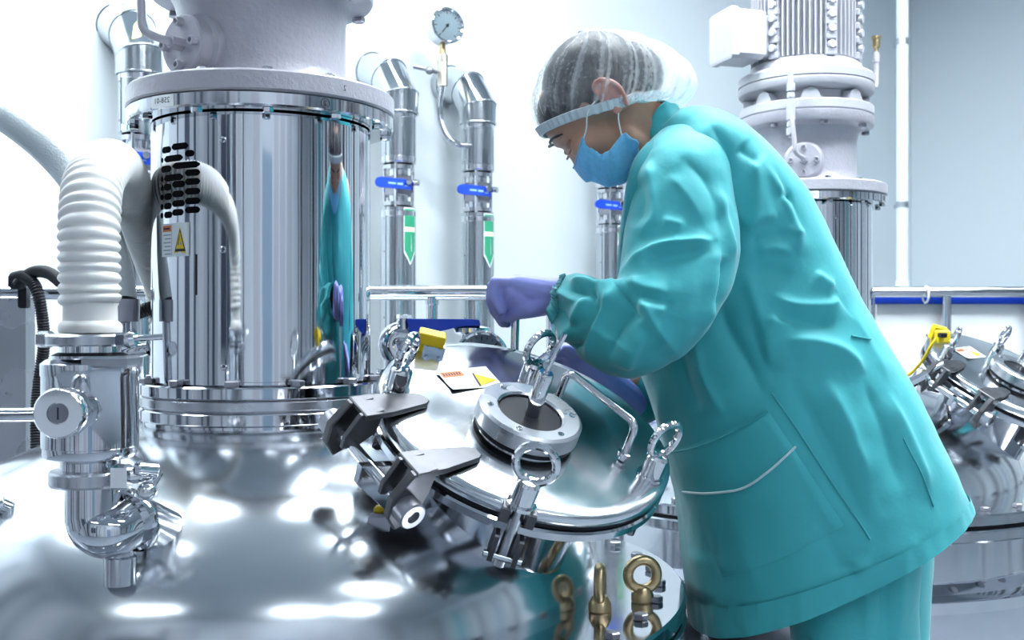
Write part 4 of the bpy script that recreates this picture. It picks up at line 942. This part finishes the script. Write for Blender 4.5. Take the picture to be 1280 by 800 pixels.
# ---- jacket
rows = [(800, 186, 848, 141, 1.83, .075), (796, 212, 872, 139, 1.845, .125), (792, 240, 905, 152, 1.86, .19), (787, 275, 945, 184, 1.875, .215), (781, 320, 993, 236, 1.885, .215), (783, 368, 1028, 296, 1.89, .205), (792, 425, 1058, 358, 1.89, .205),
        (806, 480, 1092, 420, 1.89, .21), (824, 530, 1127, 476, 1.89, .215), (838, 590, 1155, 530, 1.89, .22), (852, 660, 1176, 575, 1.89, .225), (866, 780, 1195, 620, 1.89, .23)]
JR = rows
G = pairloft(rows, 260, 330, 2.35, .02)
RJ = [([(916, 187), (926, 198), (940, 212)], -.008, .012), ([(880, 158), (898, 195), (910, 240)], -.006, .012), ([(925, 190), (936, 230), (932, 285), (922, 330)], .006, .012),
      ([(944, 210), (970, 251), (989, 292), (992, 326)], .006, .007), ([(955, 212), (982, 255), (1000, 300)], -.004, .008), ([(921, 289), (936, 277), (962, 270)], .006, .008), ([(925, 305), (950, 300), (980, 290)], -.006, .009), ([(962, 245), (975, 250), (985, 248)], -.005, .006), ([(975, 285), (985, 292), (1000, 290)], .005, .006), ([(938, 318), (960, 312), (985, 318)], .007, .009), ([(930, 340), (955, 340), (985, 345)], -.006, .009),
      ([(922, 330), (935, 370), (950, 420), (958, 470)], .008, .013), ([(895, 370), (905, 410), (928, 450), (950, 500)], -.012, .016), ([(930, 385), (945, 435), (965, 480)], -.006, .012),
      ([(1045, 372), (1030, 381), (985, 380), (955, 367)], .008, .010), ([(960, 395), (1000, 402), (1040, 404)], -.009, .012), ([(1039, 360), (1025, 352), (1011, 341)], .007, .008), ([(985, 405), (968, 402), (951, 397)], .007, .009), ([(1075, 470), (1050, 440), (1010, 425), (970, 425)], .010, .016), ([(1075, 600), (1050, 530), (1020, 470)], .010, .020), ([(985, 480), (1015, 540), (1050, 610), (1070, 655)], -.006, .014), ([(1068, 470), (1095, 540), (1115, 615)], -.006, .014), ([(1155, 615), (1130, 550), (1100, 485)], .007, .013), ([(1060, 385), (1085, 430), (1110, 480)], .004, .014),
      ([(808, 470), (828, 540), (845, 620), (862, 730)], -.008, .012), ([(860, 660), (850, 570), (832, 480)], .009, .010), ([(905, 520), (880, 470), (868, 420)], .007, .012), ([(945, 740), (930, 680), (905, 610)], .003, .02), ([(1000, 620), (1030, 680), (1040, 710)], -.004, .02), ([(880, 700), (885, 740), (890, 775)], .004, .012), ([(1050, 690), (1060, 700), (1065, 712)], .005, .008), ([(850, 430), (862, 480), (880, 520)], -.006, .012)]
G = folds(G, RJ, 1.72); G = crumple(G, .004, 9, 2); G = crumple(G, .0014, 26, 8)
JG = G
jk = grid_mb(G).build('jacket', TEAL, person, sharp=85); jk.modifiers.new('s', 'SOLIDIFY').thickness = .003
# hem band
hm = G[-13:].copy(); hm = hm+normals(G)[-13:]*(.003+.0006*np.sin(np.arange(330)*.31)+.0004*np.sin(np.arange(330)*.83))[None, :, None]; grid_mb(hm).build('hem', TEAL, jk, sharp=85)
# collar
rows = [(802, 205, 856, 150, 1.835, .082), (797, 190, 848, 138, 1.83, .074), (795, 175, 841, 128, 1.825, .069), (797, 168, 838, 124, 1.82, .067)]
C = pairloft(rows, 16, 90, 2.1); C = crumple(C, .004, 30, 4)
co = grid_mb(C).build('collar', TEAL, jk, sharp=85); co.modifiers.new('s', 'SOLIDIFY').thickness = .004
# lapel edge in front of the neck
lp_ = crv([P(812, 178, 1.70), P(801, 192, 1.685), P(793, 215, 1.675), P(787, 250, 1.68), P(781, 300, 1.70), P(778, 345, 1.73)], 8)
vs = []
for i, p in enumerate(lp_):
    w = .006+.014*math.sin(PI*min(1, i/30)); vs += [Vector(p)-PO+Vector((-.004, 0, 0)), Vector(p)-PO+Vector((w, -.008, .004)), Vector(p)-PO+Vector((w*1.6, .03, 0)), Vector(p)-PO+Vector((-.004, .06, 0))]
fs = [(4*i+k, 4*i+4+k, 4*i+4+(k+1) % 4, 4*i+(k+1) % 4) for i in range(len(lp_)-1) for k in range(4)]
MB().add(vs, fs).build('front_placket', TEALD, jk, sharp=80)
# near sleeve
rows = [(828, 158, 895, 158, 1.78, .05), (806, 185, 910, 195, 1.73, .085), (795, 222, 917, 245, 1.70, .085), (785, 268, 923, 290, 1.685, .085), (779, 310, 922, 333, 1.675, .088), (775, 338, 908, 372, 1.665, .09), (771, 350, 880, 415, 1.66, .092), (764, 355, 838, 452, 1.665, .09), (753, 352, 786, 473, 1.68, .086), (738, 346, 742, 458, 1.70, .08), (722, 342, 712, 432, 1.73, .07), (709, 344, 694, 408, 1.765, .056), (700, 347, 684, 388, 1.79, .044)]
G = pairloft(rows, 220, 210, 2.15)
RS = [([(891, 302), (854, 304), (816, 311), (773, 345)], .013, .009), ([(800, 330), (840, 319), (885, 316)], -.010, .012), ([(796, 300), (817, 268), (817, 225), (816, 187)], .008, .010), ([(802, 215), (806, 250), (795, 285)], -.007, .010),
      ([(850, 195), (880, 225), (895, 265), (893, 300)], -.006, .012), ([(921, 328), (908, 285), (902, 232)], .007, .008), ([(854, 285), (840, 280), (824, 277)], .006, .009), ([(835, 215), (860, 250), (880, 285)], .005, .012), ([(872, 416), (885, 360), (893, 302)], .012, .010), ([(900, 320), (895, 355), (884, 395)], -.010, .010),
      ([(829, 390), (810, 384), (790, 379)], .009, .008), ([(773, 362), (788, 388), (800, 402)], -.012, .008), ([(783, 352), (805, 362), (830, 366)], .007, .008), ([(838, 435), (815, 405), (798, 374)], .009, .009), ([(855, 380), (850, 420), (830, 448)], .005, .016), ([(786, 368), (815, 376), (840, 378)], -.006, .008),
      ([(790, 352), (760, 360), (735, 352), (716, 350)], .011, .006), ([(712, 362), (735, 368), (752, 372)], -.013, .008), ([(708, 432), (715, 415), (730, 385), (744, 360)], .013, .007), ([(758, 368), (744, 395), (728, 430), (720, 445)], -.014, .010), ([(738, 455), (740, 420), (755, 385), (775, 362)], .013, .008), ([(790, 385), (772, 410), (760, 450)], -.009, .010), ([(700, 380), (712, 400), (725, 415)], -.009, .007), ([(785, 465), (790, 440), (805, 410)], .008, .010), ([(800, 440), (760, 425), (735, 400)], .005, .009), ([(695, 360), (710, 368), (728, 378)], .008, .006)]
G = folds(G, RS, 1.62); G = crumple(G, .003, 13, 11); G = crumple(G, .0015, 34, 3)
sl = grid_mb(G, (True, False)).build('sleeve', TEAL, jk, sharp=85)
cf = G[-8:].copy(); nn_ = normals(G)[-8:]; ripple = np.sin(np.arange(210)*2*PI*38/210)[None, :, None]*.0022
grid_mb(cf+nn_*(.0015+ripple)).build('cuff', TEALD, sl, sharp=85)
# seam of the shoulder yoke and stitch lines
def on_jacket(pts, r, name, material, parent, tree, lift=.0015, d=1.72, n=10):
    path = []
    for q in crv([P(x, y, d) for x, y in pts], n):
        h = tree.ray_cast(Vector((q[0], 0, q[2])), Vector((0, 1, 0)))
        if h[0] is not None: path.append(h[0]-PO+h[1]*lift*(1 if h[1].y < 0 else -1))
    return MB().tube(path, r, 8).build(name, material, parent)
def tree_of(G):
    nl, ns, _ = G.shape; return BVHTree.FromPolygons([Vector(p) for p in G.reshape(-1, 3)], [(i*ns+j, i*ns+(j+1) % ns, (i+1)*ns+(j+1) % ns, (i+1)*ns+j) for i in range(nl-1) for j in range(ns)])
jt = tree_of(JG)
on_jacket([(958, 490), (985, 530), (1020, 585), (1060, 645), (1072, 665)], .0016, 'side_seam', TEALD, jk, jt)
on_jacket([(1118, 545), (1140, 590), (1155, 628)], .0013, 'vent_seam', TEALD, jk, jt)
on_jacket([(1058, 420), (1085, 424)], .0016, 'back_tab_seam', TEALD, jk, jt)
# patch pocket with white piping
c4 = [(858, 578), (960, 512), (1052, 655), (916, 738)]
n = 22; vs = []; 
for i in range(n+1):
    for j in range(n+1):
        u, v_ = i/n, j/n; x = (c4[0][0]*(1-u)+c4[1][0]*u)*(1-v_)+(c4[3][0]*(1-u)+c4[2][0]*u)*v_; y = (c4[0][1]*(1-u)+c4[1][1]*u)*(1-v_)+(c4[3][1]*(1-u)+c4[2][1]*u)*v_
        q = P(x, y, 1.68); h = jt.ray_cast(Vector((q.x, 0, q.z)), Vector((0, 1, 0)))
        ed = min(u, 1-u, v_, 1-v_); vs.append((h[0] if h[0] is not None else P(x, y, 1.70))-PO+Vector((0, -1, .12))*(.0062 if ed > .01 else .001))
fs = [(i*(n+1)+j, (i+1)*(n+1)+j, (i+1)*(n+1)+j+1, i*(n+1)+j+1) for i in range(n) for j in range(n)]
pk = MB().add(vs, fs).build('pocket', TEAL, jk, sharp=85)
on_jacket([(876, 629), (905, 622), (935, 612), (962, 588), (991, 556)], .0021, 'pocket_piping', PIPING, pk, jt, .0095, 1.69)
on_jacket([(858, 579), (905, 552), (960, 513)], .0018, 'pocket_edge', TEALD, pk, jt, .0072, 1.69)
# far sleeve
rows = [(800, 250, 870, 260, 2.04, .06), (786, 330, 890, 350, 2.07, .07), (780, 400, 880, 430, 2.07, .075), (776, 440, 850, 500, 2.06, .075), (768, 462, 815, 525, 2.04, .065), (760, 470, 792, 522, 2.01, .05)]
G = crumple(pairloft(rows, 60, 80, 2.1), .008, 18, 7); grid_mb(G, (True, True)).build('far_sleeve', TEAL, jk, sharp=85)

# ---- trousers
tr_ = bpy.data.objects.new('trousers', None)
for s, rows, nm in ((-1, [(950, 600, 1150, 560, 1.83, .10), (975, 690, 1150, 640, 1.81, .10), (984, 760, 1146, 740, 1.80, .10), (992, 860, 1142, 850, 1.80, .098), (1000, 1000, 1135, 1000, 1.80, .09), (1020, 1130, 1140, 1130, 1.80, .08), (1028, 1238, 1138, 1238, 1.80, .075)], 'trouser_leg'),
                    (1, [(950, 600, 1160, 550, 1.95, .11), (985, 690, 1165, 630, 1.98, .10), (1000, 760, 1160, 740, 2.0, .10), (1010, 860, 1150, 850, 2.0, .098), (1020, 1000, 1140, 1000, 2.0, .09), (1030, 1120, 1140, 1120, 2.0, .08), (1038, 1160, 1135, 1160, 2.0, .075)], 'trouser_leg')):
    G = pairloft(rows, 90, 90, 2.1)
    if s < 0: G = folds(G, [([(1066, 650), (1076, 720), (1082, 800)], .008, .010), ([(1090, 650), (1098, 720), (1102, 800)], -.009, .012), ([(1125, 640), (1122, 720), (1118, 800)], .006, .010), ([(1010, 720), (1018, 760), (1020, 800)], .004, .02)], 1.72)
    G = crumple(G, .006, 10, 20+s)
    lg = grid_mb(G, (True, True)).build(nm, TEAL, person, sharp=85)
    ft = Vector(G[-1].mean(0)); sh_ = MB()
    sh_.capsule(Vector((ft.x+.04, ft.y, .045))-PO, Vector((ft.x-.15, ft.y, .038))-PO, .045, .036)
    remesh(sh_, 'shoe', SHOE, .006, 3)
# ---- gloves
g = MB(); d0 = 1.815
wr = Q(700, 368, 1.80); g.capsule(wr+Vector((.02, 0, 0)), Q(682, 368, 1.805), .029, .029)
g.capsule(Q(682, 366, 1.80), Q(648, 358, 1.80), .026, .021); g.capsule(Q(682, 372, 1.825), Q(645, 364, 1.845), .026, .02); g.capsule(Q(684, 378, 1.80), Q(655, 378, 1.805), .022, .02)
fing = [((640, 354), (619, 353), (617, 371), (626, 388), 1.792, .0105), ((637, 357), (616, 358), (614, 376), (626, 396), 1.812, .011), ((638, 362), (618, 366), (617, 385), (629, 403), 1.833, .0105), ((642, 370), (623, 376), (623, 392), (634, 404), 1.853, .0095)]
for a, b, c, e, dd, r in fing:
    q = [Q(*a, dd), Q(*b, dd), Q(*c, dd), Q(*e, dd+.004)]
    for k in range(3): g.capsule(q[k], q[k+1], r*(1.05-.05*k), r*(1-.05*k))
    g.capsule(Q(670, 365, (dd+1.81)/2), q[0], .017, r*1.15)
for a, b, r0, r1 in (((682, 382, 1.79), (662, 388, 1.785), .017, .0135), ((662, 388, 1.785), (648, 391, 1.80), .0132, .0118), ((648, 391, 1.80), (636, 397, 1.815), .0115, .009)): g.capsule(Q(*a), Q(*b), r0, r1)
g.capsule(Q(640, 366, 1.80), Q(634, 382, 1.82), .02, .017); g.capsule(Q(650, 372, 1.80), Q(640, 388, 1.825), .02, .014)
remesh(g, 'glove', GLOVE, .0024, 5)
g = MB()
g.capsule(Q(790, 502, 2.0), Q(748, 470, 1.96), .032, .03); g.capsule(Q(752, 470, 1.955), Q(722, 452, 1.93), .03, .026); g.capsule(Q(745, 478, 1.97), Q(718, 462, 1.95), .028, .024)
for i, (a, b, c, dd) in enumerate((((722, 446), (702, 440), (686, 446), 1.915), ((718, 450), (698, 448), (684, 456), 1.93), ((716, 457), (698, 458), (686, 466), 1.948), ((718, 464), (704, 467), (694, 474), 1.965))):
    g.capsule(Q(*a, dd), Q(*b, dd), .0115, .0105); g.capsule(Q(*b, dd), Q(*c, dd), .0105, .009); g.capsule(Q(735, 460, 1.945), Q(*a, dd), .017, .012)
g.capsule(Q(745, 456, 1.935), Q(722, 440, 1.905), .015, .012); g.capsule(Q(722, 440, 1.905), Q(708, 436, 1.90), .012, .0095)
remesh(g, 'glove', GLOVE, .0026, 5)
